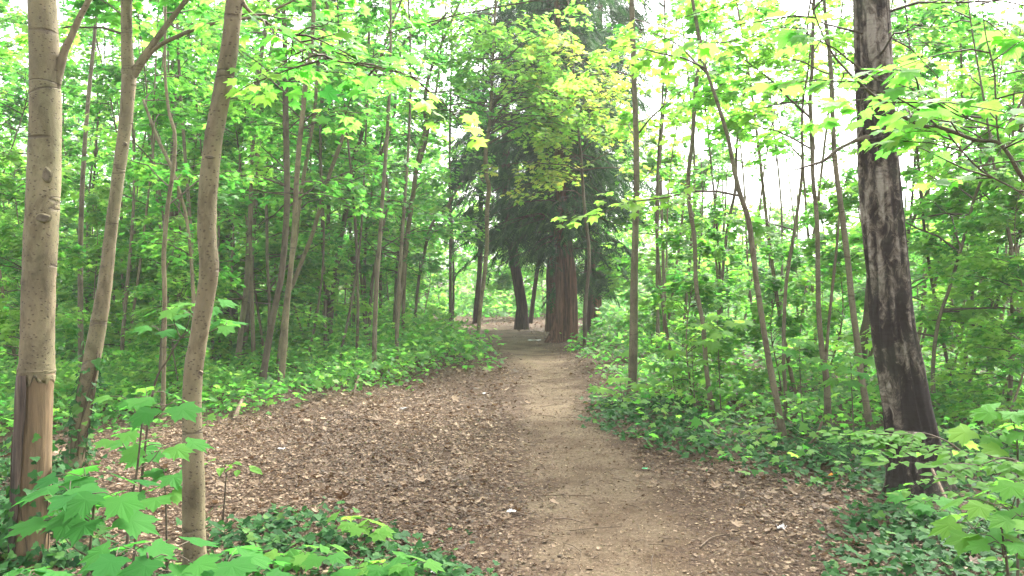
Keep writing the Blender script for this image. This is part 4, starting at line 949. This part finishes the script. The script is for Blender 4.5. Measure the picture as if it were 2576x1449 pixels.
scrap('torn white paper lying by a stick on the left side of the path', 1287, 1297, .045, .03, PAPER_SUNPATCH)
scrap('crumpled white tissue on the dead leaves right of the path', 1965, 1336, .035, .035, PAPER_SUNPATCH, flat=.7)
scrap('crumpled white plastic bag in the ivy left of the birch', 2162, 1184, .055, .045, PAPER_SUNPATCH, 'plastic_bag', flat=.7)
scrap('orange wrapper lying at the ivy edge left of the birch', 2092, 1192, .05, .025, ORNG, 'wrapper', flat=.4)
scrap('bright green wrapper lying flat on the path', 1626, 1178, .045, .022, WRAP, 'wrapper', flat=.2)
scrap('white paper far out on the dead leaves, left of the path', 1016, 1033, .06, .04, PAPER_SUNPATCH)
scrap('small white paper where the dead leaves meet the path', 1219, 986, .05, .03, PAPER_SUNPATCH)
scrap('dull white paper in the middle of the dead leaves', 706, 1141, .05, .04, PAPER_SUNPATCH)
scrap('white paper half under ivy at the bottom edge', 1095, 1440, .03, .03, PAPER_SUNPATCH)
scrap('pale scrap near the peeled trunk foot', 160, 1412, .05, .04, PAPER_SUNPATCH)
scrap('white sheet standing in for a sunlit patch at the foot of the twin conifer', 1345, 856, .22, .12, PAPER_SUNPATCH, flat=.1)  # flat white sheet put here as the sunlit spot on the ground
def stick(label, pts, r, lift=.012, name='fallen_stick'):
    w = []
    for p in pts:
        x, y = gp(p[0], p[1]); w.append((x, y, Hs(x, y) + lift + (p[2] if len(p) > 2 else 0)))
    P = spline(np.array(w), 6); v, t = tubes(P, np.linspace(r, r * .5, len(P)) * rng.uniform(.85, 1.15, len(P)), 7)
    o = mesh(name, [(v, t, None, 0, True)], [STICK], None, tuple(P[0])); o.location = tuple(P[0]); tagit(o, label, 'stick')
stick('short dark stick lying across the path', [(1395, 1312), (1430, 1310), (1472, 1320)], .006)
stick('thin dark stick beside the torn white paper', [(1300, 1300), (1335, 1306)], .005)
stick('long curved twig lying on the right side of the path', [(1760, 1378), (1790, 1355), (1830, 1348), (1900, 1340)], .006)
stick('short curved twig at the bottom of the dead leaves', [(1180, 1290), (1240, 1305), (1280, 1325)], .005)
def leanstick(label, a_, b_, da, db, r):
    p = np.array([P3(*a_, da), P3(*b_, db)]); p[0, 2] = Hs(p[0, 0], p[0, 1]); m_ = (p[0] + p[1]) / 2 + rng.normal(0, .01, 3)
    P = spline(np.array([p[0], m_, p[1]]), 6); v, t = tubes(P, np.linspace(r, r * .7, len(P)), 8)
    o = mesh('dead_branch', [(v, t, None, 0, True)], [STICK], None, tuple(P[0])); o.location = tuple(P[0]); tagit(o, label, 'branch')
leanstick('dead branch leaning on the birch from the lower right', (2412, 1335), (2345, 1180), 5.4, 6.0, .014)
leanstick('pale broken stick poking out of the ivy left of the birch', (2020, 1130), (2068, 1060), 7.9, 7.8, .015)
leanstick('stub of a dead stem leaning at the left litter edge', (590, 1052), (612, 1000), 9.7, 10.2, .03)
leanstick('short brown stump stem before the left undergrowth', (888, 1000), (902, 945), 11.4, 11.6, .02)

# ------------------------------------------------------------------ thin haze volume, added to lift the shadows and give a glow
def haze():
    x0, x1, y0, y1, z0, z1 = -114, 114, -12, 134, -1.2, 16
    v = [(x, y, z) for x in (x0, x1) for y in (y0, y1) for z in (z0, z1)]
    t = [(0, 1, 3), (0, 3, 2), (4, 6, 7), (4, 7, 5), (0, 4, 5), (0, 5, 1), (2, 3, 7), (2, 7, 6), (0, 2, 6), (0, 6, 4), (1, 5, 7), (1, 7, 3)]
    m, nt, out = newmat('haze_air'); p = nt.nodes.new('ShaderNodeVolumePrincipled')
    p.inputs['Color'].default_value = (.95, .97, .95, 1); p.inputs['Density'].default_value = .0011; p.inputs['Anisotropy'].default_value = .2
    nt.links.new(p.outputs[0], out.inputs['Volume'])
    tagit(mesh('haze', [(np.array(v, float), t, None, 0, False)], [m]), kind='stuff')
haze()

# ------------------------------------------------------------------ camera, light
cam = bpy.data.cameras.new('camera'); co = bpy.data.objects.new('camera', cam); C.objects.link(co)
co.location = (0, 0, EYE); co.rotation_euler = (R(90), 0, 0)
cam.sensor_width = 36; cam.lens = 36 * F / 2576; cam.shift_y = -(724.5 - HY) / 2576
cam.clip_end = 1200; cam.clip_start = .05
bpy.context.scene.camera = co
EL, AZ = 48, 35         # sun ahead and to the right
w = bpy.data.worlds.new('World'); bpy.context.scene.world = w; w.use_nodes = True
nt = w.node_tree; bg = nt.nodes['Background']
sky = nt.nodes.new('ShaderNodeTexSky'); sky.sky_type = 'NISHITA'; sky.sun_disc = False
sky.sun_elevation = R(EL); sky.sun_rotation = R(AZ); sky.dust_density = 5; sky.air_density = 1.0
hs = nt.nodes.new('ShaderNodeHueSaturation'); hs.inputs['Saturation'].default_value = .2
nt.links.new(sky.outputs[0], hs.inputs['Color']); nt.links.new(hs.outputs[0], bg.inputs[0]); bg.inputs[1].default_value = .15
sun = bpy.data.lights.new('sun', 'SUN'); sun.energy = 2.0; sun.angle = R(12); sun.color = (1, .95, .86)
so = bpy.data.objects.new('sun', sun); C.objects.link(so)
from mathutils import Vector
dv = Vector((math.sin(R(AZ)) * math.cos(R(EL)), math.cos(R(AZ)) * math.cos(R(EL)), math.sin(R(EL))))
so.rotation_euler = dv.to_track_quat('Z', 'Y').to_euler(); so.location = (5, 8, 20)

sc = bpy.context.scene
sc.view_settings.view_transform = 'Standard'; sc.view_settings.look = 'None'; sc.view_settings.exposure = 2.9; sc.view_settings.gamma = 1
sc.render.engine = 'CYCLES'
cy = sc.cycles; cy.max_bounces = 7; cy.volume_bounces = 1; cy.diffuse_bounces = 4; cy.glossy_bounces = 2; cy.transmission_bounces = 5; cy.transparent_max_bounces = 4
cy.use_denoising = True; cy.sample_clamp_indirect = 6; cy.use_adaptive_sampling = True; cy.adaptive_threshold = .02
